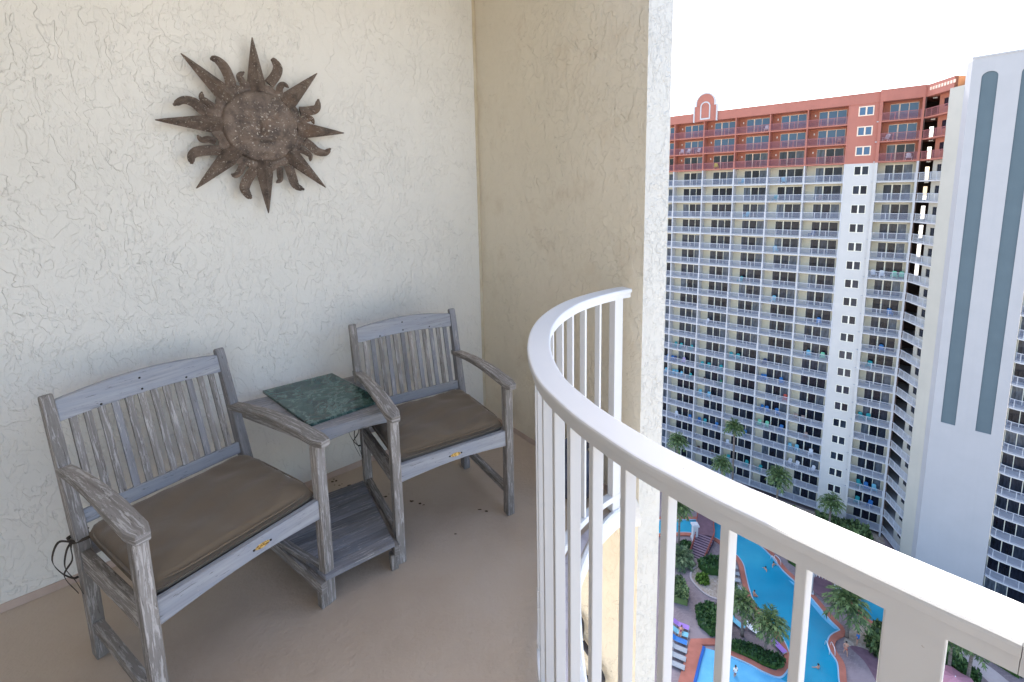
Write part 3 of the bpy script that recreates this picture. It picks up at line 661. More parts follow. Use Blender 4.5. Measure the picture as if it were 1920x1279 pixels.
# ------------------------------------------------------------------ small things
def on_col(s, z, out): p = K+CD*s-CN*out; return Vector((p.x, p.y, z))
b = MB()
for pts, r_ in (([(.80, -.90), (.862, -.863), (.896, -.851), (.929, -.856), (.938, -.89), (.934, -.934), (.913, -1.013), (.862, -1.105), (.80, -1.15)], .017), ([(.80, -.99), (.862, -1.0), (.905, -1.012)], .010), ([(.946, -.985), (.979, -1.0), (1.022, -1.015), (1.052, -1.043), (1.090, -1.078), (1.086, -1.112), (1.030, -1.168), (.98, -1.191), (.93, -1.212), (.884, -1.229), (.82, -1.22)], .017), ([(.80, -1.30), (.884, -1.279), (.93, -1.296), (.95, -1.35), (.90, -1.42)], .012)):
    c = crom([on_col(s, z, .03) for s, z in pts], 6); b.tube(c, r_, 'wrought_iron', 8)
tag(b.build('iron_ornament'), 'black iron scroll ornament hung on the tan column wall of the balcony below', 'ornament')
b = MB(); prof = [(.055, 0), (.075, .02), (.092, .08), (.096, .14), (.085, .20), (.062, .245), (.056, .262), (.070, .275), (.066, .275), (.050, .258)]; n_ = 28
vs = [(r_*math.cos(2*math.pi*k/n_), r_*math.sin(2*math.pi*k/n_), z) for r_, z in prof for k in range(n_)]
fs = [(i*n_+k, i*n_+(k+1) % n_, (i+1)*n_+(k+1) % n_, (i+1)*n_+k) for i in range(len(prof)-1) for k in range(n_)]+[tuple(range(n_-1, -1, -1)), tuple((len(prof)-1)*n_+k for k in range(n_))]
b.raw(vs, fs, 'blue_glaze', smooth=True); o = b.build('glazed_pot'); o.location = (.285, 2.165, 0)
tag(o, 'dark blue glazed pot on the floor behind the railing at the column', 'pot')
for i, (x, y) in enumerate([(-.86, 2.44), (-.83, 2.37), (-.79, 2.42), (-.52, 2.27), (-.36, 2.23), (-.34, 2.18)]):
    pass
# dry leaf crumbs and dirt lying on the floor coating behind the table
b = MB(); rg = random.Random(5)
for x, y, n_, sp in ((-.971, 2.326, 5, .014), (-.922, 2.279, 6, .03), (-.972, 2.227, 6, .03), (-.69, 2.192, 7, .025), (-.539, 2.146, 2, .010), (-.17, 2.068, 2, .010), (-.463, 2.119, 2, .02), (-.27, 1.916, 1, .01), (-1.2, 2.0, 3, .05)):
    for _ in range(n_):
        cx_, cy_ = x+rg.gauss(0, sp), y+rg.gauss(0, sp*.5); r_ = rg.uniform(.0025, .008); a0 = rg.random()*6; k = 6
        pts = [(cx_+r_*rg.uniform(.5, 1.3)*math.cos(a0+i*2*math.pi/k)*1.5, cy_+r_*rg.uniform(.5, 1.3)*math.sin(a0+i*2*math.pi/k), .002+rg.random()*.002) for i in range(k)]
        b.raw(pts+[(cx_, cy_, .005)], [(i, (i+1) % k, k) for i in range(k)], 'leaf_litter')
tag(b.build('leaf_litter'), 'dark dry leaf crumbs scattered on the floor behind the wooden table', 'debris', kind='stuff')
# ------------------------------------------------------------------ far apartment tower
G = -53.8; H = 2.9
def lvl(j): return 1.5+9.4-H*j          # floor level of storey j, counted from the top
NF = 23
TP = Vector((52.707, 72.524)); TRZ = math.atan2(-.6417, .767)
tower = empty('apartment_tower', (TP.x, TP.y, G), TRZ, 'tall cream apartment tower with stacked balconies and a pink top below the sky', 'building')
FZ = lambda j: lvl(j)-G                 # local height of a storey
def bay_unit(W, pink, dx0, ndoor, top=False, lamp=True):
    """one recessed balcony bay: slab, back wall, party fin. x 0..W, y into the building, z from the floor"""
    wall = 'tower_pink_wall' if pink else 'tower_cream'; ed = 'tower_pink' if pink else 'tower_white'
    b = MB(); D = 1.9; dx1 = W-.52; hc = 2.7
    b.box((0, 0, -.2), (W-.16, D, 0), ed)
    b.box((0, D, 0), (dx0, D+.15, hc), wall); b.box((dx1, D, 0), (W-.16, D+.15, hc), wall); b.box((dx0, D, 2.42), (dx1, D+.15, hc), wall)
    b.box((W-.16, -.04, -.2), (W, D+.15, hc), ed)
    if pink and lamp: b.box((dx0*.52, D-.12, 1.75), (dx0*.52+.14, D-.005, 2.05), 'lamp_shade')
    return b
def rail_unit(W, pink, n=3):
    b = MB(); m = 'rail_pink' if pink else 'rail_white'; mp_ = 'rail_picket_pink_shaded' if pink else 'rail_picket_shaded'  # pickets darker than the rail: shade behind them put into their colour
    b.box((.0, .02, 1.03), (W-.17, .07, 1.09), m); b.box((0, .025, .09), (W-.17, .065, .13), m)
    for k in range(n+1):
        x = .03+(W-.23)*k/n; b.box((x-.03, .015, 0.002), (x+.03, .075, 1.10), m)
    x = .14
    while x < W-.22: b.box((x-.016, .034, .13), (x+.016, .056, 1.03), mp_); x += .092
    return b
def door_unit(W, pink, dx0, nd, gl):
    b = MB(); fr = 'peach_frame' if pink else 'cream_frame'; dx1 = W-.52; D = 1.9; y0, y1 = D+.01, D+.10
    b.box((dx0+.002, y0, 2.34), (dx1-.002, y1, 2.415), fr); b.box((dx0+.002, y0, .01), (dx1-.002, y1, .07), fr)
    pw = (dx1-dx0)/nd
    for k in range(nd+1):
        x = dx0+pw*k; hw = .085 if k == 1 else .045
        b.box((max(dx0+.002, x-hw), y0-.003, .01), (min(dx1-.002, x+hw), y1-.003, 2.41), fr)
    for k in range(nd):
        x = dx0+pw*k; b.box((x+.04, y0+.04, .07), (x+pw-.04, y0+.055, 2.34), gl[k % len(gl)])
    return b
GLS = [['glass_dark', 'glass_mid', 'glass_dark'], ['glass_curtain', 'glass_dark', 'glass_mid'], ['glass_mid', 'glass_mid', 'glass_curtain'], ['glass_dark', 'glass_dark', 'glass_dark'], ['glass_mid', 'glass_dark', 'glass_curtain'], ['glass_sky_reflect', 'glass_sky_reflect', 'glass_sky_reflect']]
BW = 5.35; BX = [-2.0-BW*k for k in range(1, 8)]       # left edges of the bays
uw = {}; 
for pink in (0, 1):
    uw[pink] = (bay_unit(BW, pink, 1.2, 3).mesh('balcony'), rail_unit(BW, pink).mesh('railing'), [door_unit(BW, pink, 1.2, 3, g).mesh('sliding_door') for g in GLS])
RWD = 4.55
uwr = {}
for pink in (0, 1):
    uwr[pink] = (bay_unit(RWD, pink, .8, 3, lamp=False).mesh('balcony'), rail_unit(RWD, pink).mesh('railing'), [door_unit(RWD, pink, .8, 3, g).mesh('sliding_door') for g in GLS])
rnd = random.Random(3)
def put(U, x, y, j, idx):
    pink = 1 if j < 3 else 0; a, r_, d_ = U[pink]
    bo = link('balcony', a, tower, (x, y, FZ(j))); link('railing', r_, bo); link('sliding_door', d_[5] if j < 2 else d_[rnd.randrange(5)], bo)  # top storeys get blue glass, the sky's reflection coloured in
for j in range(NF):
    put(uwr, 1.95, -.35, j, 0)
for k in (0, 1, 2):
    for j in range(NF): put(uw, BX[k], 0, j, k)
for j in range(8): put(uw, BX[3], 0, j, 3)
# the remaining, smaller looking bays as one part
rest = MB()
def add_mesh(mb, gen, dx, dy, dz):
    for f, k in zip(gen.f, gen.mi):
        mb.face([(gen.v[i][0]+dx, gen.v[i][1]+dy, gen.v[i][2]+dz) for i in f], gen.mats[k])
gens = {(p, i): [bay_unit(BW, p, 1.2, 3), rail_unit(BW, p), door_unit(BW, p, 1.2, 3, GLS[i])] for p in (0, 1) for i in range(6)}
for k in (3, 4, 5, 6):
    for j in range(8 if k == 3 else 0, NF):
        for g in gens[(1 if j < 3 else 0, 5 if j < 2 else rnd.randrange(5))]: add_mesh(rest, g, BX[k], 0, FZ(j))
ro_ = rest.build('balcony_stack', tower); ro_['kind'] = 'stuff'
# flat window panel
pn = MB(); zt = FZ(0)+2.7
def panel(b, x0, x1, y0, y1, z0, z1, holes, m):
    """wall with rectangular holes in one column"""
    hx0, hx1 = holes[0]; z = z0
    b.box((x0, y0, z0), (hx0, y1, z1), m); b.box((hx1, y0, z0), (x1, y1, z1), m)
    for a, c in sorted(holes[1]):
        b.box((hx0, y0, z), (hx1, y1, a), m); z = c
    b.box((hx0, y0, z), (hx1, y1, z1), m)
wz = [(FZ(j)+1.0, FZ(j)+2.3) for j in range(NF)]
zs = FZ(2)-.2
pnw = MB(); panel(pnw, -2.0, 1.6, -.02, .3, 0, zs, ((-.86, .92), [z for z in wz if z[1] < zs]), 'panel_white'); pnw.build('window_panel', tower)
pnp = MB(); panel(pnp, -2.0, 1.6, -.02, .3, zs, zt, ((-.86, .92), [z for z in wz if z[0] > zs]), 'tower_pink'); o = pnp.build('window_panel', tower); o['label'] = 'pink upper part of the window wall'
for pink in (0, 1):
    fr = 'peach_frame' if pink else 'cream_frame'; b = MB(); e = .10 if pink else .05
    b.box((-.86-e*.5, -.05, 1.0-e*.5), (.92+e*.5, .0, 1.0+e), fr); b.box((-.86-e*.5, -.05, 2.3-e), (.92+e*.5, .0, 2.3+e*.5), fr)
    for x0, x1 in ((-.86-e*.5, -.86+e), (.92-e, .92+e*.5), (-.07, .13)): b.box((x0, -.052, 1.0+e), (x1, -.002, 2.3-e), fr)
    uw['w', pink] = b.mesh('window')
gm = []
for g in (('glass_mid', 'glass_dark'), ('glass_dark', 'glass_mid'), ('glass_mid', 'glass_mid'), ('glass_sky_reflect', 'glass_sky_reflect')):
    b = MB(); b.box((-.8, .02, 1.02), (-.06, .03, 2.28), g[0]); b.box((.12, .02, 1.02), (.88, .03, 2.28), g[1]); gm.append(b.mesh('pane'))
for j in range(NF):
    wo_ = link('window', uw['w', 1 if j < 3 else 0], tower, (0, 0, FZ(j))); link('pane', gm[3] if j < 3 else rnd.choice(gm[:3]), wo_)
# strip between panel and the right bay, party post, parapets
b = MB(); b.box((1.6, -.38, 0), (1.95, 1.6, zs), 'panel_white'); b.box((1.6, -.38, zs), (1.95, 1.6, zt), 'tower_pink'); b.build('pier', tower)
b = MB()
for j in range(NF):       # small service ledges at the left edge of the right hand bays
    b.box((1.38, -.30, FZ(j)-.15), (1.6, -.06, FZ(j)-.02), 'tower_white')
b.build('service_ledge', tower)
par = MB()
xl = BX[6]
par.box((xl, -.10, zt), (1.6, .35, zt+1.42), 'tower_pink'); par.box((1.6, -.45, zt), (6.55, .3, zt+1.55), 'tower_pink')
par.box((xl, -.16, zt+1.42), (1.6, .40, zt+1.52), 'tower_pink'); par.box((1.55, -.5, zt+1.55), (6.6, .35, zt+1.64), 'tower_pink')
par.box((xl, .3, zt+.002), (6.55, 3.2, zt+.3), 'tower_pink')
par.build('roof_parapet', tower)
# arched gable on the parapet
def arch_prism(mb, cx_, w_, z0, zs_, y0, y1, m, n=16, inner=None):
    o = [(cx_-w_/2, z0), (cx_-w_/2, zs_)]+[(cx_-w_/2*math.cos(math.pi*i/n), zs_+w_/2*math.sin(math.pi*i/n)) for i in range(1, n)]+[(cx_+w_/2, zs_), (cx_+w_/2, z0)]
    k = len(o)
    if inner is None:
        v = [(x, y0, z) for x, z in o]+[(x, y1, z) for x, z in o]
        mb.raw(v, [tuple(range(k)), tuple(range(2*k-1, k-1, -1))]+[(i, (i+1) % k, k+(i+1) % k, k+i) for i in range(k)], m)
    else:
        wi, zi0 = inner; q = [(cx_-wi/2, zi0), (cx_-wi/2, zs_)]+[(cx_-wi/2*math.cos(math.pi*i/n), zs_+wi/2*math.sin(math.pi*i/n)) for i in range(1, n)]+[(cx_+wi/2, zs_), (cx_+wi/2, zi0)]
        v = [(x, y0, z) for x, z in o]+[(x, y0, z) for x, z in q]+[(x, y1, z) for x, z in o]+[(x, y1, z) for x, z in q]
        fs = []
        for i in range(k-1): fs += [(i, i+1, k+i+1, k+i), (2*k+i, 3*k+i, 3*k+i+1, 2*k+i+1), (i, 2*k+i, 2*k+i+1, i+1), (k+i, k+i+1, 3*k+i+1, 3*k+i)]
        fs += [(k-1, 0, k, 2*k-1), (3*k-1, 4*k-1, 3*k, 2*k), (0, k-1, 3*k-1, 2*k), (k, 3*k, 4*k-1, 2*k-1)]
        mb.raw(v, fs, m)
ag = MB(); zc = zt+1.42; cxg = -23.3
arch_prism(ag, cxg, 3.0, zt-.02, zc+1.75, -.30, .1, 'tower_pink'); 
ag.box((cxg-1.95, -.25, zt-.06), (cxg-1.5, .1, zc+1.2), 'tower_pink'); ag.box((cxg+1.5, -.25, zt-.06), (cxg+1.95, .1, zc+1.2), 'tower_pink')
ao = ag.build('gable', tower)
tr_ = MB(); arch_prism(tr_, cxg, 3.5, zc+1.2, zc+1.75, -.34, .12, 'tower_white', inner=(3.0, zc+1.2)); arch_prism(tr_, cxg, 1.75, zt+.25, zc+1.05, -.37, -.303, 'tower_white', inner=(1.35, zt+.5)); tr_.box((cxg-.87, -.372, zt+.24), (cxg+.87, -.305, zt+.5), 'tower_white')
for s_ in (-1, 1): tr_.box((cxg+s_*1.98-.12, -.30, zt-.1), (cxg+s_*1.98+.12, .12, zc+1.32), 'tower_white')
tr_.build('gable_trim', ao)
# body behind
bd = MB(); bd.box((xl, 2.06, 0), (6.5, 16, zt+1.2), 'tower_cream'); bd.box((xl-.3, -.04, 0), (xl, 16, zt+1.3), 'tower_cream'); bd.build('core', tower)
# angled breezeway wing turning toward the viewer
T0 = Vector((6.75, -.35)); TD = Vector((.468, -.884)); TN = Vector((.884, .468)); TL = 5.0
cols_ = MB(); cols_.box((6.34, -.42, 0), (6.6, -.05, zs), 'tower_white'); cols_.box((6.34, -.42, zs), (6.6, -.05, zt), 'tower_pink'); cols_.build('corner_post', tower)
def P2(s, d=0): p = T0+TD*s+TN*d; return (p.x, p.y)
for pink in (0, 1):
    ed = 'tower_pink' if pink else 'tower_white'; rm = 'rail_pink' if pink else 'rail_white'; wl_ = 'tower_pink_wall' if pink else 'buff_wall'
    b = MB(); b.prism([(6.55, -.35), P2(0), P2(TL), P2(TL, 7), (11, 6), (6.55, 6)], -.2, 0, ed)
    for s0_, s1_, z0_, z1_ in ((1.0, TL, 0, 1.0), (1.0, TL, 2.1, 2.7), (1.0, 1.9, 1.0, 2.1), (3.7, TL, 1.0, 2.1)): b.prism([P2(s0_, 1.0), P2(s1_, 1.0), P2(s1_, 1.15), P2(s0_, 1.15)], z0_, z1_, wl_)
    b.prism([P2(1.0, 1.16), P2(1.15, 1.16), P2(1.15, 5), P2(1.0, 5)], 0, 2.7, 'brown_paint')
    b.box((6.62, -.3, 0), (6.75, 5.5, 2.7), 'brown_paint')
    me = b.mesh('breezeway')
    br_ = MB(); br_.box((6.75, 5.4, 0), (14, 5.5, 2.7), 'brown_paint'); md = br_.mesh('back_wall')
    bo_ = MB(); bo_.box((6.75, 5.4, 0), (7.42, 5.5, 2.7), 'brown_paint'); bo_.box((7.88, 5.4, 0), (14, 5.5, 2.7), 'brown_paint'); bo_.box((7.42, 5.4, 2.0), (7.88, 5.5, 2.7), 'brown_paint'); mo = bo_.mesh('back_wall')
    r_ = MB(); pts = [(6.55, -.33), P2(.02, .03), P2(TL, .03)]
    for z, w_ in ((1.06, .06), (.11, .04)): r_.beam([(p[0], p[1], z) for p in pts[:2]], (.05, w_), rm); r_.beam([(p[0], p[1], z) for p in pts[1:]], (.05, w_), rm)
    for s_ in [0, 1.25, 2.5, 3.75, 4.95]: p = P2(s_, .03); r_.beam([(p[0], p[1], 0.002), (p[0], p[1], 1.1)], (.06, .06), rm)
    s_ = .12
    while s_ < TL: p = P2(s_, .03); r_.beam([(p[0], p[1], .13), (p[0], p[1], 1.03)], (.022, .022), rm); s_ += .115
    mr = r_.mesh('railing')
    wn = MB(); 
    for a_, c_3 in ((1.9, 2.75), (2.85, 3.7)): wn.prism([P2(a_, 1.06), P2(c_3, 1.06), P2(c_3, 1.10), P2(a_, 1.10)], 1.0, 2.1, 'glass_dark')
    wn.prism([P2(2.75, 1.03), P2(2.85, 1.03), P2(2.85, 1.12), P2(2.75, 1.12)], 1.0, 2.1, 'cream_frame'); mw = wn.mesh('window')
    lp = MB(); lp.box((7.4, .6, 2.5), (7.85, .9, 2.66), 'lamp_shade'); ml = lp.mesh('ceiling_lamp')
    for j in (range(3) if pink else range(3, NF)):
        o = link('breezeway', me, tower, (0, 0, FZ(j))); link('railing', mr, o); link('window', mw, o); link('back_wall', mo if 0 < j < 9 else md, o)
        if j < 5: link('ceiling_lamp', ml, o)
b = MB(); b.prism([(6.55, -.42), P2(0), P2(TL+.3), P2(TL+.3, .4), P2(.1, .4), (6.55, 0)], zt, zt+1.6, 'tower_pink')
b.prism([(6.55, .02), P2(.1, .42), P2(TL, .42), P2(TL, 7), (13, 6.5), (6.55, 6.5)], zt+.002, zt+.4, 'tower_pink')
b.prism([P2(TL+.02, .5), P2(TL+.02, 8), P2(TL+.25, 8), P2(TL+.25, .5)], 0, zt, 'tower_cream')
b.prism([P2(TL+.3, -.0), P2(TL+.3, 6), P2(TL, 6), P2(TL, .4)], zt-.1, zt+1.55, 'pink_lit')  # pink parapet return, its orange light painted into the colour
for i in range(9): s_ = .5+i*.58; b.prism([P2(s_, -.05), P2(s_+.36, -.05), P2(s_+.36, .01), P2(s_, .01)], zt+.75, zt+1.15, 'peach_frame')
b.build('cornice', tower)
an = MB(); an.tube([(7.7, 6, zt+1.0), (7.7, 6, zt+6.0), (7.78, 6, zt+9.5)], [.05, .04, .02], 'steel', 6)
tag(an.build('roof_antenna', tower))

# ------------------------------------------------------------------ white tower with blue stripes
E0 = Vector((60.59, 54.99)); FD = Vector((-.6717, .7408)); FNn = Vector((-.7408, -.6717))     # along the face to the left, and out toward the viewer
ST_RZ = math.atan2(-FD.y, -FD.x)
st = empty('striped_tower', (E0.x, E0.y, G), ST_RZ, 'tall pale tower wall with arched blue grey stripes in front of the apartment tower', 'building')
# local: x from E0 to the right, negative x = the striped face, y into the building
def stz(a): return a-G
FW = 6.78; top = stz(16.5)
stripes = [(-5.85, -4.42), (-2.52, -1.08)]
zb, zsp = stz(-29.9), stz(14.15)
wlm = MB(); rc = .10
xs = [-FW, stripes[0][0], stripes[0][1], stripes[1][0], stripes[1][1], 0]
for i in (0, 2, 4): wlm.box((xs[i], 0, 0), (xs[i+1], .3, top), 'striped_wall')
for a_, c_3 in stripes:
    wlm.box((a_, 0, 0), (c_3, .3, zb), 'striped_wall'); r_ = (c_3-a_)/2; cx_ = (a_+c_3)/2; n_ = 20
    ar = [(cx_-r_*math.cos(math.pi*i/n_), zsp+r_*math.sin(math.pi*i/n_)*.9) for i in range(n_+1)]
    v = []; 
    for x, z in ar: v += [(x, 0, z), (x, 0, top), (x, .3, z), (x, .3, top)]
    fs = []
    for i in range(n_): q = i*4; fs += [(q, q+4, q+5, q+1), (q+2, q+3, q+7, q+6), (q, q+2, q+6, q+4), (q+1, q+5, q+7, q+3)]
    wlm.raw(v, fs, 'striped_wall')
wlm.box((-FW+.002, .3, 0), (0, 18, top-.3), 'striped_wall')
so_ = wlm.build('wall', st)
for a_, c_3 in stripes:
    sb = MB(); sb.box((a_, rc, zb), (c_3, .29, zsp+(c_3-a_)/2*.9), 'stripe_blue'); sb.build('stripe', st)
tm = MB()
tm.box((-FW-.08, -.07, top), (.08, .5, top+.22), 'striped_wall'); tm.build('coping', st)
# left return: bevelled side and the lower buff wall beside it
def loc2(az, D):
    p = Vector((math.sin(R(az))*D, math.cos(R(az))*D))-E0; return (-(p.dot(FD)), -(p.dot(FNn)))
q1 = loc2(41.80, 84.9); q2 = loc2(42.70, 83.3); L0 = (-FW, 0.0)
b = MB(); b.prism([L0, q2, (q2[0]+2, q2[1]+9), (-FW+3, 9)], 0, stz(16.35), 'striped_wall'); b.build('side_wall', st)
b = MB(); b.prism([q2, q1, (q1[0]+3, q1[1]+8), (q2[0]+3, q2[1]+6)], 0, stz(13.75), 'buff_wall'); b.build('lower_wing', st)
# balconies of the wing to the right
WW = 22.0; SB = 1.5
b = MB(); b.box((.02, SB, 0), (WW, 12, top-2), 'buff_wall'); b.build('wing_wall', st)
ss = []
def wing_edge():
    pts = [(0.02, .06), (.25, -.12), (.6, -.26), (1.1, -.34), (1.8, -.36), (3.2, -.34), (5.5, -.28), (8, -.3), (12, -.34), (WW, -.34)]
    return [(p.x, p.y) for p in crom([(x, y, 0) for x, y in pts], 4)]
we = wing_edge()
b = MB(); b.prism(we+[(WW, SB-.02), (.02, SB-.02)], -.18, 0, 'tower_white'); msl = b.mesh('balcony')
b = MB(); ins = [(x, y+.07) for x, y in we]
b.sweep(ins, [(-.025, 1.04), (-.025, 1.1), (.025, 1.1), (.025, 1.04)], 'rail_white'); b.sweep(ins, [(-.02, .08), (-.02, .12), (.02, .12), (.02, .08)], 'rail_white')
atw, Lw = resample([Vector((x, y, 0)) for x, y in ins], .1); s_ = .08; kk = 0
while s_ < 14:
    p = atw(s_)[0]; w_ = .032 if kk % 13 != 5 else .065; b.beam([(p.x, p.y, .004), (p.x, p.y, 1.05)], (w_, w_), 'rail_picket_shaded' if w_ < .05 else 'rail_white'); s_ += .098; kk += 1
mrl = b.mesh('railing')
wm = []
for g in GLS:
    b = MB(); b.box((.12, SB-.06, .02), (2.2, SB-.03, 2.45), g[0]); b.box((2.2, SB-.06, .02), (3.9, SB-.03, 2.45), g[1])
    for x in (.12, 1.15, 2.2, 3.86): b.box((x-.04, SB-.10, .02), (x+.04, SB-.061, 2.5), 'cream_frame')
    wm.append(b.mesh('sliding_door'))
for k in range(27):
    z = stz(-25.72+.02+H*(9-k)) ; z = stz(-54.68+H*k)
    if z > top-5: break
    o = link('balcony', msl, st, (0, 0, z)); link('railing', mrl, o); link('sliding_door', rnd.choice(wm[:5]), o)

# ------------------------------------------------------------------ furniture on the far balconies
def far_chair_mesh(c, style):
    b = MB(); m = 'c_'+c
    if style == 0:      # slope backed garden chair
        b.raw([(-.3, -.3, .38), (.3, -.3, .38), (.3, .25, .30), (-.3, .25, .30), (-.3, -.3, .34), (.3, -.3, .34), (.3, .25, .26), (-.3, .25, .26)], [(0, 1, 2, 3), (7, 6, 5, 4), (0, 4, 5, 1), (1, 5, 6, 2), (2, 6, 7, 3), (3, 7, 4, 0)], m)
        n_ = 8; o = [(-.27, .22, .28), (.27, .22, .28)]+[(.30*math.cos(math.pi*i/n_), .50, .88+.20*math.sin(math.pi*i/n_)) for i in range(n_+1)]
        k = len(o); b.raw(o+[(x, y+.05, z) for x, y, z in o], [tuple(range(k)), tuple(range(2*k-1, k-1, -1))]+[(i, (i+1) % k, k+(i+1) % k, k+i) for i in range(k)], m)
        for x in (-.33, .33):
            b.box((x-.06, -.32, .52), (x+.06, .36, .56), m); b.box((x-.03, -.28, 0), (x+.03, -.22, .52), m); b.beam([(x, -.25, .36), (x, .42, .02)], (.04, .08), m)
    else:
        b.box((-.26, -.26, .40), (.26, .26, .44), m); b.beam([(0, .24, .40), (0, .34, .98)], (.5, .035), m)
        for x in (-.25, .25):
            b.box((x-.02, -.26, 0), (x+.02, -.22, .62), m); b.box((x-.02, .22, 0), (x+.02, .26, .62), m); b.box((x-.03, -.27, .62), (x+.03, .28, .65), m)
    return b.mesh('balcony_chair')
FURN = [(0, -13.29, 'white'), (1, -27.72, 'white'), (1, -26.51, 'white'), (1, -24.65, 'white'), (1, -3.14, 'tan'), (1, 2.6, 'white'), (2, -21.4, 'yellow'), (2, 5.4, 'white'), (8, 2.6, 'white'), (8, 3.61, 'white'), (8, 5.05, 'mint'), (8, 5.85, 'mint'), (13, -5.09, 'sky'), (13, -3.11, 'mint'), (13, 3.07, 'teal'), (14, -27.92, 'teal'), (14, -26.83, 'teal'), (14, -24.85, 'teal'), (14, -17.28, 'teal'), (14, -16.06, 'teal'), (14, -11.69, 'navy'), (15, -29.3, 'blue'), (15, -28.51, 'blue'), (15, -27.7, 'navy'), (15, -26.07, 'lilac'), (15, -22.5, 'teal'), (15, -21.31, 'teal'), (15, -19.17, 'teal'), (15, -12.35, 'blue'), (15, -11.34, 'blue'), (15, -8.82, 'blue'), (16, -29.56, 'sky'), (16, -28.6, 'sky'), (16, -27.6, 'sky'), (16, -26.64, 'sky'), (16, -24.9, 'teal'), (16, -22.06, 'brown'), (16, -19.2, 'green'), (16, -7.93, 'red'), (16, 2.7, 'teal'), (16, 3.7, 'teal'), (17, -22.7, 'sky'), (17, -21.01, 'sky'), (17, -11.9, 'blue'), (17, -10.68, 'blue'), (17, -9.15, 'blue'), (17, -6.3, 'tan'), (17, -5.2, 'tan'), (18, -11.9, 'mint'), (18, -10.75, 'mint'), (18, -8.5, 'blue'), (18, -4.71, 'tan'), (19, -27.04, 'white'), (19, -24.4, 'blue'), (19, -22.62, 'blue'), (19, -21.59, 'teal'), (19, -19.39, 'blue'), (19, -17.4, 'blue'), (19, -14.4, 'blue'), (19, -6.8, 'sky'), (19, -5.8, 'sky'), (19, -3.7, 'white'), (20, -17.12, 'white'), (20, -6.91, 'white'), (20, -5.7, 'white'), (20, -3.34, 'white'), (20, 3.28, 'teal'), (20, 4.24, 'blue'), (20, 5.22, 'sky'), (21, -22.5, 'brown'), (21, -19.9, 'brown'), (21, -17.0, 'teal'), (21, -13.8, 'teal'), (21, -11.5, 'teal'), (21, 3.15, 'teal'), (21, 4.84, 'blue'), (3, -17.0, 'sky'), (3, -10.4, 'sky'), (4, -11.6, 'teal'), (4, -5.2, 'tan'), (5, -16.0, 'sky'), (6, -5.9, 'navy'), (7, -11.0, 'sky'), (9, -16.4, 'teal'), (10, -10.9, 'sky'), (11, -4.0, 'blue'), (12, -22.0, 'white'), (12, 4.5, 'blue'), (10, 5.0, 'blue')]
ORD = ['top', 'second', 'third', 'fourth', 'fifth', 'sixth', 'seventh', 'eighth', 'ninth', 'tenth', 'eleventh', 'twelfth', 'thirteenth', 'fourteenth', 'fifteenth', 'sixteenth', 'seventeenth', 'eighteenth', 'nineteenth', 'twentieth', 'twenty-first', 'twenty-second', 'twenty-third']
CN_ = dict(teal='turquoise', sky='light blue', mint='mint green', navy='navy blue', tan='tan', lilac='lilac')
cache = {}
rotM = Matrix.Rotation(TRZ, 4, 'Z')
def t2w(x, y, z): p = rotM @ Vector((x, y, 0)); return Vector((TP.x+p.x, TP.y+p.y, z))
bayn = {}
for j, u, c in FURN:
    if u > 1.9: bay = 'right hand bay'; bi = 9; y = .55; sty = 0
    else:
        bi = int((-2.0-u)//BW); x0 = BX[bi]; u = min(max(u, x0+.55), x0+BW-.75); bay = ('bay beside the window panel', 'second bay from the window panel', 'third bay from the window panel', 'fourth bay from the window panel', 'fifth bay from the window panel', 'far left bay')[min(bi, 5)]; y = .75
    bayn.setdefault((j, bi), []).append((u, c, y, bay))
for (j, bi), lst in bayn.items():
    lst.sort(); n_ = len(lst)
    for i, (u, c, y, bay) in enumerate(lst):
        sty = 1 if c in ('tan', 'brown') else 0
        if (c, sty) not in cache: cache[(c, sty)] = far_chair_mesh(c, sty)
        o = link('balcony_chair', cache[(c, sty)], None, t2w(u, y+.25*((i*7+j) % 3)/3, lvl(j)+.002)); o.rotation_euler = (0, 0, TRZ+R(((i*53+j*31+bi*17) % 60)-30))
        side = '' if n_ == 1 else (' at its left', ' at its right')[i] if n_ == 2 else (' at its left', ' in its middle', ' at its right')[i] if n_ == 3 else (', '+['first', 'second', 'third', 'fourth', 'fifth', 'sixth'][i]+' from left')
        tag(o, f"{CN_.get(c, c)} chair on {ORD[j]} storey from top, {bay}{side}".replace('top storey from top', 'the top storey').replace(' from the window panel', ' left of panel').replace('bay beside the window panel', 'bay next to panel'), 'chair', 'chairs on the far tower balconies')
# ------------------------------------------------------------------ resort ground far below
def flat(name, poly, z, m, kind='structure'):
    b = MB(); A = sum(poly[i][0]*poly[(i+1) % len(poly)][1]-poly[(i+1) % len(poly)][0]*poly[i][1] for i in range(len(poly)))
    if A < 0: poly = poly[::-1]
    b.face([(x, y, z) for x, y in poly], m); return tag(b.build(name), kind=kind)
def smooth(pts, n=5, closed=False):
    if closed: P = [pts[-1]]+list(pts)+[pts[0], pts[1]]; c = crom([(x, y, 0) for x, y in P], n); c = c[n:-n*1-1] ; return [(p.x, p.y) for p in c]
    return [(p.x, p.y) for p in crom([(x, y, 0) for x, y in pts], n)]
flat('ground', [(-2500, -2500), (2500, -2500), (2500, 2500), (-2500, 2500)], G-.05, 'sand')
flat('pool_deck', [(-10, 20), (75, 20), (75, 55), (60, 72), (20, 105), (-10, 105)], G, 'pavers')
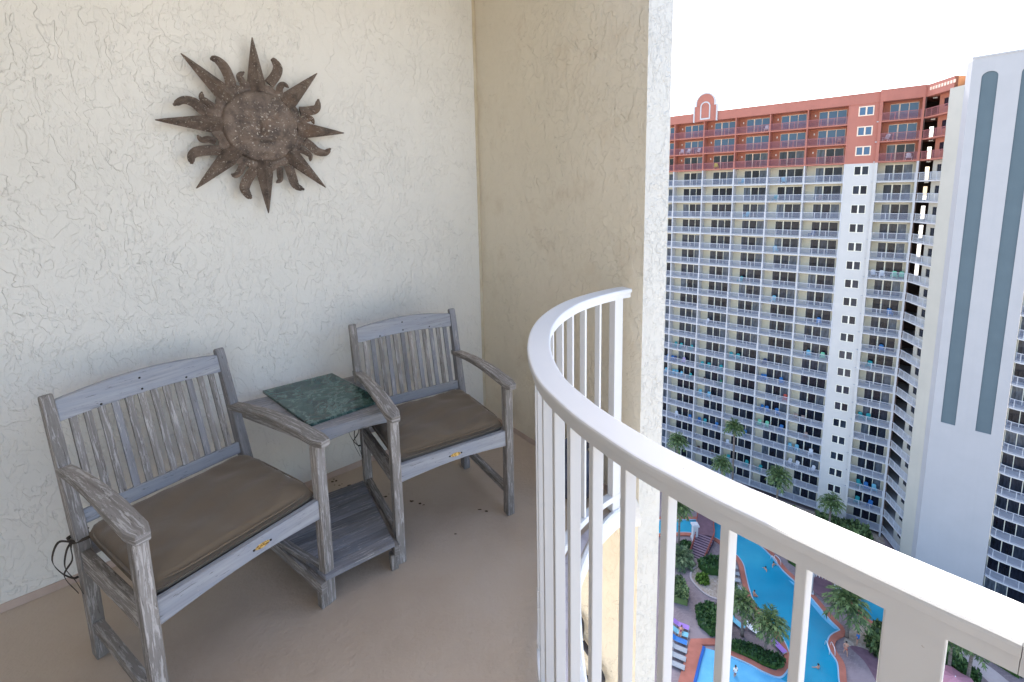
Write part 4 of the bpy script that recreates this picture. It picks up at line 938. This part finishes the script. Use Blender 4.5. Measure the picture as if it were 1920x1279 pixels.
# one big river pool round an island
W_up = [(20, 69.5), (27, 69.8), (31.3, 68.6), (32.9, 65.3), (33.3, 63.9), (33.2, 62.5), (32.6, 60.6), (31.9, 58.1), (31.6, 56.1), (32.0, 54.2), (32.4, 52.0), (32.4, 50.2), (31.9, 48.3), (30.9, 47.2), (29.4, 46.3), (27.9, 46.9), (26.6, 47.9), (24.9, 48.9), (23.4, 49.75)]
E_dn = [(22.4, 50.1), (21.2, 48.3), (19.8, 46.1), (18.2, 43.6), (17, 41)]
E_up = [(34.5, 41), (34.9, 43.5), (35.7, 45.8), (36.9, 47.9), (37.0, 49.2), (37.4, 50.4), (38.2, 51.25), (39.0, 51.7)]
E_up2 = [(40.1, 52.1), (39.8, 53.3), (39.6, 55.2), (39.4, 57.3), (38.9, 59.3), (38.4, 61), (38.2, 62.2), (38.1, 64.1), (37.5, 66.6), (36.4, 68.3), (35.1, 69.9), (33.6, 71.6), (31.6, 72.4), (26, 72.7), (20, 72.6)]
sw, se0, se1, se2 = smooth(W_up), E_dn, smooth(E_up), smooth(E_up2)
pool = sw+se0+se1+se2
# the water surface lies in a shallow basin formed by the copings
b = MB(); b.face([(x, y, G+.03) for x, y in pool[::-1]], 'water'); wo2 = tag(b.build('pool_water'), kind='structure')
flat('shallow_shelf', smooth([(39.6, 52.3), (39.2, 53.6), (39.0, 55.4), (38.8, 57.4), (38.2, 60)], 4)+smooth([(38.9, 59.3), (39.4, 57.3), (39.6, 55.2), (39.8, 53.3), (40.1, 52.1)], 4), G+.035, 'shallow_water')
flat('shallow_end', [(24.9, 48.9), (23.4, 49.75), (22.4, 50.1), (21.2, 48.3), (19.8, 46.1), (17, 41), (31, 41)]+[(31, 45), (29.4, 46.3), (27.9, 46.9), (26.6, 47.9)], G+.036, 'shallow_water')
def ribbon(name, path, o0, o1, z0, z1, m, label, cat):
    b = MB(); b.sweep(path, [(o0, z0), (o0, z1), (o1, z1), (o1, z0)], m); o = b.build(name); return tag(o, label, cat)
# travel direction of W edge: land on the right hand side when going south along it
rev = lambda p: p[::-1]
def coping(path, side, lab1):
    b = MB()
    if side > 0: b.sweep(path, [(.0, G), (.0, G+.16), (.13, G+.16), (.13, G)], 'pool_tile'); b.sweep(path, [(.132, G), (.132, G+.155), (.82, G+.155), (.82, G)], 'terracotta')
    else: b.sweep(path, [(-.13, G), (-.13, G+.16), (0, G+.16), (0, G)], 'pool_tile'); b.sweep(path, [(-.82, G), (-.82, G+.155), (-.132, G+.155), (-.132, G)], 'terracotta')
    tag(b.build('pool_coping'), lab1, 'pool edge')
coping(sw, 1, 'terracotta and pale tile edging around the palm island of the pool')
coping(se1+[(39.0, 51.7), (40.1, 52.1)]+se2[1:], 1, 'terracotta and pale tile edging along the right side of the long pool')
b = MB(); b.sweep(se0, [(0, G), (0, G+.20), (.30, G+.20), (.30, G)], 'royal_tile'); b.sweep(se0, [(.302, G), (.302, G+.21), (1.75, G+.21), (1.75, G)], 'terracotta'); b.box((21.0, 50.4, G), (24.2, 51.2, G+.20), 'terracotta')
tag(b.build('pool_steps_edge'), 'wide terracotta edge with royal blue tile line at the lower left pool', 'pool edge')
rp2 = smooth([(45.6, 59.5), (44.7, 57.2), (44.7, 54.9), (45.1, 53.1), (46.6, 53.2), (48.6, 54.4), (52.5, 55.6), (51, 60), (48, 62)], 4)
b = MB(); b.face([(x, y, G+.03) for x, y in rp2], 'water'); tag(b.build('spa_water'), kind='structure')
b = MB(); b.sweep(rp2, [(0, G), (0, G+.15), (.75, G+.15), (.75, G)], 'terracotta'); tag(b.build('pool_coping'), 'terracotta edging around the small pool behind the palm', 'pool edge')
# planting beds, paths
flat('planting_bed', smooth([(24.6, 60.8), (25.6, 62.3), (27.6, 63.4), (30.6, 63.4), (31.4, 60.5), (30.6, 57.4), (28.4, 56.6), (26.0, 57.4), (24.9, 59.0)], 3), G+.012, 'gravel')
bp = smooth([(27.6, 63.4), (25.6, 62.3), (24.6, 60.8), (24.9, 59.0), (26.0, 57.4), (28.4, 56.6), (30.6, 57.4)], 5)
b = MB(); b.sweep(bp, [(-.12, G), (-.12, G+.14), (.12, G+.14), (.12, G)], 'kerb'); tag(b.build('bed_kerb'), 'pale curved kerb round the shrub bed beside the path', 'kerb')
flat('gravel_bed', [(39.6, 50.6), (40.6, 51.6), (43.6, 53.2), (47, 52.4), (50, 50.4), (47, 47.6), (43, 46.6), (40.8, 48.2)], G+.010, 'gravel')
flat('walkway', smooth([(39.3, 43), (40.0, 46), (40.3, 48.2), (39.9, 50.0), (41.8, 49.4), (43.4, 46.6), (44.2, 43)], 4), G+.016, 'plum_deck')
flat('pergola_floor', [(40.2, 58.9), (43.8, 61.4), (45.2, 58.6), (44.2, 55.9), (41.6, 55.0)], G+.013, 'plum_deck')
flat('curved_path', smooth([(50.5, 50.6), (51.0, 48.4), (52.2, 46.6), (52.6, 44), (54.6, 44), (54.2, 47.2), (52.8, 49.4), (52, 51)], 4), G+.014, 'kerb')
flat('lawn_strip', [(28, 91), (57.0, 66.3), (58.2, 68.4), (52.7, 72.6), (31, 91)], G+.011, 'gravel')

# bridge
bc = smooth([(33.6, 76.5), (32.0, 73.4), (30.6, 70.6), (29.7, 68.2)], 5)
b = MB(); b.sweep(bc, [(-1.35, G+.55), (-1.35, G+.78), (1.35, G+.78), (1.35, G+.55)], 'plum_deck'); bo = b.build('foot_bridge')
tag(bo, 'plum coloured foot bridge with steps and red rails crossing the far end of the pool', 'bridge')
pA, pB = Vector((29.7, 68.2)), Vector((26.9, 64.3)); dB = (pB-pA).normalized(); sB = Vector((dB.y, -dB.x))
for k in range(10):
    p = pA+dB*(.05+k*.48); q = p+dB*.47; z1 = G+.74-k*.07
    b = MB(); w_ = 1.3-.03*k
    b.prism([tuple(p-sB*w_), tuple(p+sB*w_), tuple(q+sB*w_), tuple(q-sB*w_)], G+.02, z1, 'step_light', 'step_dark'); b.build('step', bo)
    b = MB(); q2_ = p+dB*.13; b.prism([tuple(p-sB*w_), tuple(p+sB*w_), tuple(q2_+sB*w_), tuple(q2_-sB*w_)], z1, z1+.004, 'step_dark'); b.build('nosing', bo)
for s_ in (-1, 1):
    b = MB(); path = [(x, y) for x, y in bc]; rr = []
    for i, (x, y) in enumerate(path):
        d_ = (Vector(path[min(i+1, len(path)-1)])-Vector(path[max(i-1, 0)])).normalized(); rr.append(Vector((x, y, G+.78))+Vector((d_.y, -d_.x, 0))*1.3*s_)
    e0 = pA+sB*1.3*-s_*-1; 
    rr2 = rr+[Vector((*(pB+sB*1.05*s_), G+.12))]
    for h in (.45, .9): b.tube([p+Vector((0, 0, h)) for p in rr2], .05, 'red_wood', 6)
    for p in rr2[::2]: b.box((p.x-.05, p.y-.05, p.z), (p.x+.05, p.y+.05, p.z+.95), 'red_wood')
    for k in range(1, 7):
        p = rr[-1].lerp(rr2[-1], k/7); b.box((p.x-.045, p.y-.045, p.z), (p.x+.045, p.y+.045, p.z+.9), 'red_wood')
    b.build('handrail', bo)
b = MB(); b.box((27.65, 67.95, G), (28.4, 68.7, G+2.4), 'tower_white'); b.box((27.5, 67.8, G+2.4), (28.55, 68.85, G+2.62), 'tower_white'); b.box((27.62, 67.92, G+2.62), (28.43, 68.73, G+2.72), 'tower_white'); b.box((27.55, 67.85, G), (28.5, 68.8, G+.3), 'tower_white')
tag(b.build('pedestal'), 'square white pedestal at the foot of the pool bridge', 'pedestal')

# palms and shrubs
def palm_crown(b, top, r, m, n=30, droop=.9, seed=0):
    rg = random.Random(seed)
    for k in range(n):
        az = 2*math.pi*(k*.381966); el = R(78-95*((k+.5)/n)**.8+rg.uniform(-8, 8)); L_ = r*rg.uniform(.82, 1.12)
        d = Vector((math.cos(az)*math.cos(el), math.sin(az)*math.cos(el), math.sin(el))); sd_ = d.cross(Vector((0, 0, 1))); sd_ = sd_.normalized() if sd_.length > .05 else Vector((1, 0, 0))
        pts = []
        for i in range(6):
            t = i/5; pts.append(top+d*L_*t*(1-.12*t)+Vector((0, 0, -droop*L_*.42*t**2.2*(1 if el < 1 else .5))))
        b.tube([pts[0], pts[2]], [.03, .02], m, 3, False, False)
        # fan of leaflets from the outer half of the stalk
        for i in range(2, 6):
            base = pts[i-1]; wd = L_*(.34 if i < 5 else .22)
            for s_ in (-1, 1):
                for q in range(2):
                    a = .35+.5*q; tip = base+(pts[min(i, 5)]-pts[i-1]).normalized()*wd*math.cos(a)*1.25+sd_*s_*wd*math.sin(a)+Vector((0, 0, -.14*L_*rg.uniform(.2, 1.1)))
                    off_ = (pts[i]-pts[i-1])*.62
                    b.raw([base, base+off_, tip], [(0, 1, 2)], m)
        b.raw([pts[4], pts[4]+sd_*.07*L_, pts[5]+(pts[5]-pts[4])*.5, pts[4]-sd_*.07*L_], [(0, 1, 2, 3)], m)
def palm(x, y, h, r, label, seed, lean=(0, 0), dry=True, n=30):
    o = empty('palm_tree', (x, y, G), 0, label, 'palm tree', 'palms around the pools')
    b = MB(); pts = [Vector((lean[0]*(t**1.6), lean[1]*(t**1.6), h*t)) for t in [i/6 for i in range(7)]]
    b.tube(pts, [.24, .17, .155, .15, .15, .16, .20], 'palm_bark', 9); b.build('trunk', o)
    b = MB(); palm_crown(b, pts[-1]+Vector((0, 0, .1)), r*1.15, 'palm_leaf', n+18, .9, seed); 
    b.build('crown', o)
    if dry:
        b = MB(); palm_crown(b, pts[-1]-Vector((0, 0, .25)), r*.7, 'dry_leaf', 7, 2.4, seed+5); b.build('dead_fronds', o)
    return o
PL = [(38.1, 77.4, 14.0, 1.75, 'tallest thin palm standing before the far tower'), (29.1, 80.9, 10, 1.85, 'palm before the far tower, close to the column edge'), (35.1, 74.5, 9, 1.8, 'bright palm just above the handrail before the far tower'),
      (42.5, 71.2, 9, 2.1, 'broad palm before the tower, between the third and fourth bays'), (49.2, 68.1, 6, 1.8, 'short open palm before the tower window panel'), (24.9, 66.6, 7.2, 2.0, 'palm over the blue pool seen between the first balusters beside the column'),
      (25.6, 48.9, 6, 2.0, 'left palm of the pair on the island by the pool'), (26.8, 45.95, 6, 2.15, 'right palm of the pair on the island by the pool'), (37.8, 48.3, 7, 2.6, 'large round headed palm between the long pool and the small pool'),
      (47.8, 45.6, 6, 1.7, 'left palm of the pair behind the pink parasol'), (48.9, 44.6, 6, 1.7, 'right palm of the pair behind the pink parasol')]
# the island pair stand on the island itself
PL[6] = (27.6, 51.6, 4.6, 1.95, PL[6][4]); PL[7] = (29.2, 49.3, 4.4, 2.1, PL[7][4]); PL[8] = (40.4, 51.2, 4.9, 2.6, PL[8][4])
for i, (x, y, h, r, lab) in enumerate(PL): palm(x, y, h, r, lab, 11+i*7, (.3*math.sin(i*2), .25*math.cos(i*3)), i not in (0,), 34)
def leaf_clump(b, c, rx, ry, rz, n, m, seed, size=.22, shell=.55):
    rg = random.Random(seed)
    for _ in range(n):
        while True:
            p = Vector((rg.uniform(-1, 1), rg.uniform(-1, 1), rg.uniform(-.15, 1)))
            if shell < p.length < 1+.12*math.sin(7*p.x+seed)*math.sin(5*p.y): break
        q = Vector((c[0]+p.x*rx, c[1]+p.y*ry, c[2]+p.z*rz)); a = Vector((rg.uniform(-1, 1), rg.uniform(-1, 1), rg.uniform(-.4, 1))).normalized(); d = a.orthogonal().normalized(); e = a.cross(d); s_ = size*rg.uniform(.6, 1.3)
        b.raw([q-d*s_, q+e*s_*.5, q+d*s_, q-e*s_*.5], [(0, 1, 2, 3)], m)
def shrub(x, y, rx, ry, rz, n, m, label, seed, name='shrub', cat='shrub', size=.22):
    b = MB(); leaf_clump(b, (0, 0, 0), rx, ry, rz, n, m, seed, size); b.tube([(0, 0, 0), (0, 0, rz*.6)], [.08, .04], 'palm_bark', 5)
    o = b.build(name); o.location = (x, y, G+.03); return tag(o, label, cat)
def hedge(poly, h, m, n, label, seed, name='hedge', size=.2):
    rg = random.Random(seed); b = MB(); xs = [p[0] for p in poly]; ys = [p[1] for p in poly]
    def ins(x, y):
        c = False; k = len(poly)
        for i in range(k):
            x1, y1 = poly[i]; x2, y2 = poly[(i+1) % k]
            if (y1 > y) != (y2 > y) and x < (x2-x1)*(y-y1)/(y2-y1)+x1: c = not c
        return c
    cx_, cy_ = sum(xs)/len(xs), sum(ys)/len(ys)
    b.prism([(cx_+(x-cx_)*.94, cy_+(y-cy_)*.94) for x, y in poly], G, G+h*.82, m)
    k = 0
    while k < n:
        x, y = rg.uniform(min(xs), max(xs)), rg.uniform(min(ys), max(ys))
        if not ins(x, y): continue
        k += 1; z = G+h*(.72+.3*rg.random()+.12*math.sin(x*2.1)*math.sin(y*1.7)); 
        if rg.random() < .25: z = G+h*rg.random()
        a = Vector((rg.uniform(-1, 1), rg.uniform(-1, 1), rg.uniform(.2, 1.3))).normalized(); d = a.orthogonal().normalized(); e = a.cross(d); s_ = size*rg.uniform(.6, 1.4)
        q = Vector((x, y, z)); b.raw([q-d*s_, q+e*s_*.6, q+d*s_, q-e*s_*.6], [(0, 1, 2, 3)], m)
    return tag(b.build(name), label, 'hedge')
hedge([(23.1, 55.3), (25.0, 55.9), (26.6, 55.2), (26.7, 53), (25.6, 51.4), (23.6, 51.5), (22.6, 53.2)], 1.0, 'hedge_leaf', 1500, 'dark clipped hedge block beside the path and terracotta edge', 4)
hedge(smooth([(24.6, 49.9), (26.2, 50.6), (28.0, 50.0), (29.6, 49.2), (30.9, 48.3), (30.7, 47.6), (29.7, 47.2), (28.2, 47.8), (26.9, 48.8)], 3), .7, 'hedge_leaf', 1700, 'low dark green hedge at the tip of the island in the pool', 5)
hedge([(26.2, 62.6), (28.4, 63.6), (30.9, 63.4), (31.2, 61.4), (29.2, 60.7), (26.8, 61.2)], 1.3, 'hedge_leaf', 1300, 'dark hedge beside the bridge steps', 6)
hedge([(33, 84), (40, 78.6), (44.5, 75.2), (47.0, 73.3), (46.1, 72.0), (43.2, 73.6), (38.6, 76.8), (32, 82.4)], 1.6, 'bright_leaf', 2600, 'long light green hedge along the foot of the far tower', 7, size=.28)
hedge([(49.5, 71.8), (52.5, 69.6), (55.0, 67.6), (54.0, 65.8), (51.2, 67.4), (48.6, 69.9)], 2.2, 'palm_leaf', 2200, 'tall green planting below the right hand bays of the far tower', 8, size=.32)
hedge([(21.3, 59.6), (22.9, 60.2), (23.2, 57.8), (22.4, 55.9), (20.6, 56.6)], 1.2, 'palm_leaf', 900, 'green planting left of the path, cut by the first baluster', 9)
hedge([(46.4, 49.0), (49.6, 50.4), (51.4, 48.6), (51.8, 46.2), (50.6, 44.2), (47, 44.6)], .9, 'hedge_leaf', 1500, 'dark hedge beneath the pair of palms at the lower right', 10)
hedge([(53.4, 50.4), (58, 52), (60, 48), (56, 45.6), (54.9, 47.6)], .9, 'hedge_leaf', 1300, 'dark hedge right of the curved grey path', 12)
hedge([(39.9, 63.2), (41.8, 65.6), (44.8, 64.0), (43.4, 61.9), (41.0, 61.2)], 1.0, 'hedge_leaf', 700, 'dark planting behind the white pergola columns', 13)
shrub(26.1, 60.1, .95, .95, 1.1, 600, 'bright_leaf', 'round bright green shrub in the gravel bed', 21)
shrub(29.6, 58.9, .8, .8, .9, 400, 'palm_leaf', 'small shrub at the right of the gravel bed', 22)
shrub(43.8, 49.6, 2.1, 1.9, 3.3, 1500, 'palm_leaf', 'tall bushy green shrub beside the wide railing post', 23, size=.3)
shrub(45.6, 47.6, 1.8, 1.6, 2.6, 1100, 'palm_leaf', 'dense shrub behind the wide railing post', 24, size=.3)
shrub(52.4, 66.8, 2.6, 2.2, 3.4, 1700, 'palm_leaf', 'wide feathery bush before the right hand bays', 25, size=.34)
shrub(23.6, 54.6, .5, .5, .6, 200, 'dry_leaf', 'small dry plant at the end of the clipped hedge', 26)
b = MB(); palm_crown(b, Vector((0, 0, .9)), 2.6, 'sago_leaf', 40, .8, 3); palm_crown(b, Vector((0.4, .2, 1.0)), 2.1, 'sago_leaf', 22, .6, 8); b.tube([(0, 0, 0), (0, 0, .9)], [.3, .25], 'palm_bark', 8)
o = b.build('sago_palm'); o.location = (24.0, 63.6, G); tag(o, 'low spreading palm with long pale fronds beside the bridge steps', 'palm')
shrub(25.9, 66.4, 1.1, .9, 1.3, 500, 'hedge_leaf', 'dark shrub between the pedestal and the spreading palm', 27)

# pergola
pg = empty('pergola', (42, 58, G), R(-30), 'white columned pergola with open timber roof beside the long pool', 'pergola')
for x, y in ((-1.6, -1.3), (1.6, -1.3), (-1.6, 1.5), (1.6, 1.5)):
    b = MB(); b.tube([(x, y, .3), (x, y, 2.9)], [.22, .18], 'tower_white', 14); b.box((x-.32, y-.32, 0), (x+.32, y+.32, .3), 'tower_white'); b.box((x-.28, y-.28, 2.9), (x+.28, y+.28, 3.08), 'tower_white'); b.build('column', pg)
b = MB()
for y in (-1.3, 1.5): b.box((-2.3, y-.08, 3.082), (2.3, y+.08, 3.30), 'tower_white')
for k in range(14): x = -2.2+k*.34; b.box((x-.04, -2.0, 3.302), (x+.04, 2.2, 3.44), 'tower_white')
b.build('roof_slats', pg)

# loungers, towels, people
def lounger(x, y, az, label, towel=None, shade=False):
    o = empty('sun_lounger', (x, y, G), R(az), label, 'sun lounger', 'sun loungers on the pool deck')
    b = MB(); b.box((-.32, -.95, .30), (.32, .45, .36), 'lounger_grey'); b.beam([(0, .45, .33), (0, 1.0, .62)], (.64, .05), 'lounger_grey'); b.build('bed', o)
    for sx in (-.28, .28):
        for sy in (-.85, .6): b = MB(); b.box((sx-.025, sy-.025, 0), (sx+.025, sy+.025, .30), 'steel'); b.build('leg', o)
    if towel:
        t = MB(); t.box((-.35, -.9, .362), (.35, .40, .385), 'c_'+towel); t.beam([(0, .42, .375), (0, 1.0, .665)], (.70, .02), 'c_'+towel)
        q = t.build('beach_towel'); q.location = (x, y, G); q.rotation_euler = (0, 0, R(az)); tag(q, f"{dict(sky='light blue').get(towel, towel)} towel spread over the {label.split(',')[0]}", 'towel')
LG = [(20.5, 52.9, 62, 'topmost lounger of the left row, by the path', 'purple'), (20.0, 51.9, 62, 'second lounger of the left row, by the path', 'aqua'), (19.5, 50.9, 62, 'third lounger of the left row, by the path', 'blue'), (19.1, 49.9, 62, 'fourth lounger of the left row, by the path', None), (18.6, 48.9, 62, 'fifth lounger of the left row, by the path', None), (18.1, 47.9, 62, 'lowest lounger of the left row, by the path', None),
      (31.0, 62.3, 75, 'farthest grey lounger in the row on the island', None), (30.7, 61.1, 75, 'second grey lounger in the row on the island', None), (30.3, 59.9, 75, 'third grey lounger in the row on the island', None), (29.9, 58.7, 75, 'nearest grey lounger in the row on the island', None),
      (27.7, 53.1, 30, 'lounger left of the two island palms', 'sky'), (29.3, 52.1, 40, 'lounger among the island palm fronds', 'white'), (31.2, 49.9, 20, 'lounger at the right tip of the island', 'purple')]
for a in LG: lounger(*a)
def person(x, y, az, pose, label, top=None, bottom='red', hair='hair_dark', z=0., s=1.):
    J = dict(pel=(0, 0, .95), ch=(0, 0, 1.32), nk=(0, 0, 1.48), hd=(0, 0, 1.60), ht=(0, .01, 1.72), ls=(-.19, 0, 1.41), le=(-.25, -.02, 1.13), lh=(-.23, .10, .90), rs=(.19, 0, 1.41), re=(.25, -.04, 1.13), rh=(.24, .06, .88), lk=(-.11, .03, .50), lf=(-.12, -.03, .06), lt=(-.12, .12, .03), rk=(.12, .06, .50), rf=(.13, .10, .06), rt_=(.13, .25, .03))
    if pose == 'swim': J.update(lh=(-.55, .35, 1.2), le=(-.38, .15, 1.28), re=(.38, .15, 1.28), rh=(.55, .35, 1.2))
    if pose == 'sit': J.update(lk=(-.13, .42, .93), lf=(-.13, .48, .50), lt=(-.13, .6, .48), rk=(.13, .42, .93), rf=(.13, .50, .50), rt_=(.13, .62, .48))
    if pose == 'walk': J.update(lk=(-.11, .16, .52), lf=(-.11, .22, .08), lt=(-.11, .36, .05), rf=(.12, -.24, .12), rk=(.12, -.02, .52), rt_=(.12, -.12, .04), lh=(-.2, -.15, .92), rh=(.22, .22, .95))
    if pose == 'lie':
        J = {k: (v[0], -(v[2]-.95), .14+(.02 if k in ('hd', 'ht') else 0)+ (v[1]*.1)) for k, v in J.items()}
    rad = dict(pel=.15, ch=.155, nk=.06, hd=.095, ht=.085, ls=.075, le=.048, lh=.038, rs=.075, re=.048, rh=.038, lk=.068, lf=.045, lt=.035, rk=.068, rf=.045, rt_=.035)
    names = list(J); E = [('pel', 'ch'), ('ch', 'nk'), ('nk', 'hd'), ('hd', 'ht'), ('ch', 'ls'), ('ls', 'le'), ('le', 'lh'), ('ch', 'rs'), ('rs', 're'), ('re', 'rh'), ('pel', 'lk'), ('lk', 'lf'), ('lf', 'lt'), ('pel', 'rk'), ('rk', 'rf'), ('rf', 'rt_')]
    me = bpy.data.meshes.new('person'); me.from_pydata([tuple(c*s for c in J[k]) for k in names], [(names.index(a), names.index(b_)) for a, b_ in E], []); me.materials.append(MATS['skin'])
    o = link('person', me, None, (x, y, G+z)); o.rotation_euler = (0, 0, R(az)); m_ = o.modifiers.new('skin', 'SKIN'); m_.use_smooth_shade = True
    for i, k in enumerate(names): sv = me.skin_vertices[0].data[i]; sv.radius = (rad[k]*s, rad[k]*s*.85); sv.use_root = (k == 'pel')
    ss_ = o.modifiers.new('sub', 'SUBSURF'); ss_.levels = 1; ss_.render_levels = 1
    b = MB(); a, c = Vector(J['hd'])*s, Vector(J['ht'])*s; ax = (c-a).normalized()
    b.tube([a+ax*.03-Vector((0, .02, 0)), a+ax*.08-Vector((0, .02, 0)), c+ax*.06, c+ax*.085], [.098*s, .108*s, .085*s, .02], hair, 10); b.build('hair', o)
    if bottom:
        b = MB(); p = Vector(J['pel'])*s
        for k in ('lk', 'rk'): q = Vector(J[k])*s; b.tube([p+Vector((0, 0, .02 if pose != 'lie' else 0)), p.lerp(q, .25), p.lerp(q, .5)], [.15*s, .12*s, .098*s], 'c_'+bottom, 10)
        b.build('shorts', o)
    if top:
        b = MB(); p, q = Vector(J['pel'])*s, Vector(J['ch'])*s; b.tube([p, p.lerp(q, .5), q, Vector(J['nk'])*s-(Vector(J['nk'])-q/s)*.3*s], [.165*s, .165*s, .18*s, .10*s], 'c_'+top, 12)
        for k, k2 in (('ls', 'le'), ('rs', 're')): b.tube([Vector(J['ch'])*s, Vector(J[k])*s, Vector(J[k])*s*.5+Vector(J[k2])*s*.5], [.12*s, .092*s, .07*s], 'c_'+top, 8)
        b.build('shirt', o)
    return tag(o, label, 'person')
person(38.7, 49.0, 160, 'walk', 'person in red shorts walking on the dark deck beside the pool', None, 'red')
person(34.4, 47.4, 20, 'swim', 'person standing chest deep in the lower part of the long pool', None, 'black', z=-1.15)
person(36.0, 61.9, 100, 'swim', 'person wading in the middle of the long pool', None, 'navy', z=-1.25)
person(37.6, 62.7, 200, 'swim', 'person in the water beside the far pool ladder', None, 'black', z=-1.2)
person(24.4, 46.6, 10, 'stand', 'person in a white shirt standing in the shallow end', 'white', 'maroon', z=-.25)
person(32.0, 57.3, 280, 'sit', 'person sitting on the island edge with legs toward the water', None, 'orange', z=-.75)
person(45.6, 56.6, 250, 'swim', 'person in the small pool behind the large palm', None, 'red', z=-.9)
person(41.0, 50.2, 30, 'stand', 'person in a blue shirt standing under the large palm', 'blue', 'navy')
person(20.05, 51.95, 152, 'lie', 'person lying on the aqua towel in the left lounger row', None, 'maroon', z=.40)
person(19.0, 53.6, 62, 'stand', 'person in pink standing at the top of the left lounger row', 'pink', 'pink')
for (x, y, a_, lab) in ((38.15, 63.2, 100, 'steel ladder rails on the far right edge of the pool'), (37.15, 49.5, 75, 'steel ladder rails beside the walking person in red shorts')):
    b = MB()
    for s_ in (-.3, .3): b.tube(crom([(s_, -.75, .15), (s_, -.6, .8), (s_, 0, .9), (s_, .5, .75), (s_, .7, .0)], 4), .035, 'steel', 6)
    o = b.build('pool_ladder'); o.location = (x, y, G); o.rotation_euler = (0, 0, R(a_-90)); tag(o, lab, 'pool ladder')
# parasol
pu = empty('parasol', (46.6, 43.7, G), 0, 'faded pink ribbed parasol at the lower right by the palms', 'parasol')
b = MB(); n_ = 8; top_ = (0, 0, 2.95)
for k in range(n_):
    a0, a1 = 2*math.pi*k/n_+.2, 2*math.pi*(k+1)/n_+.2; am = (a0+a1)/2; r_ = 2.3
    p0, p1, pm = (r_*math.cos(a0), r_*math.sin(a0), 2.15), (r_*math.cos(a1), r_*math.sin(a1), 2.15), (r_*.93*math.cos(am), r_*.93*math.sin(am), 2.02)
    b.raw([top_, p0, pm, p1, (0, 0, 2.93), (p0[0], p0[1], 2.13), (pm[0], pm[1], 2.0), (p1[0], p1[1], 2.13)], [(0, 1, 2), (0, 2, 3), (4, 6, 5), (4, 7, 6), (1, 5, 6, 2), (2, 6, 7, 3)], 'pink_canvas')
b.build('canopy', pu)
b = MB(); b.tube([(0, 0, 0), (0, 0, 3.05)], .035, 'steel', 8); b.build('pole', pu)
b = MB(); 
for k in range(n_): a0 = 2*math.pi*k/n_+.2; b.tube([(0, 0, 2.90), (2.2*math.cos(a0), 2.2*math.sin(a0), 2.13)], .018, 'steel', 4)
b.build('ribs', pu)
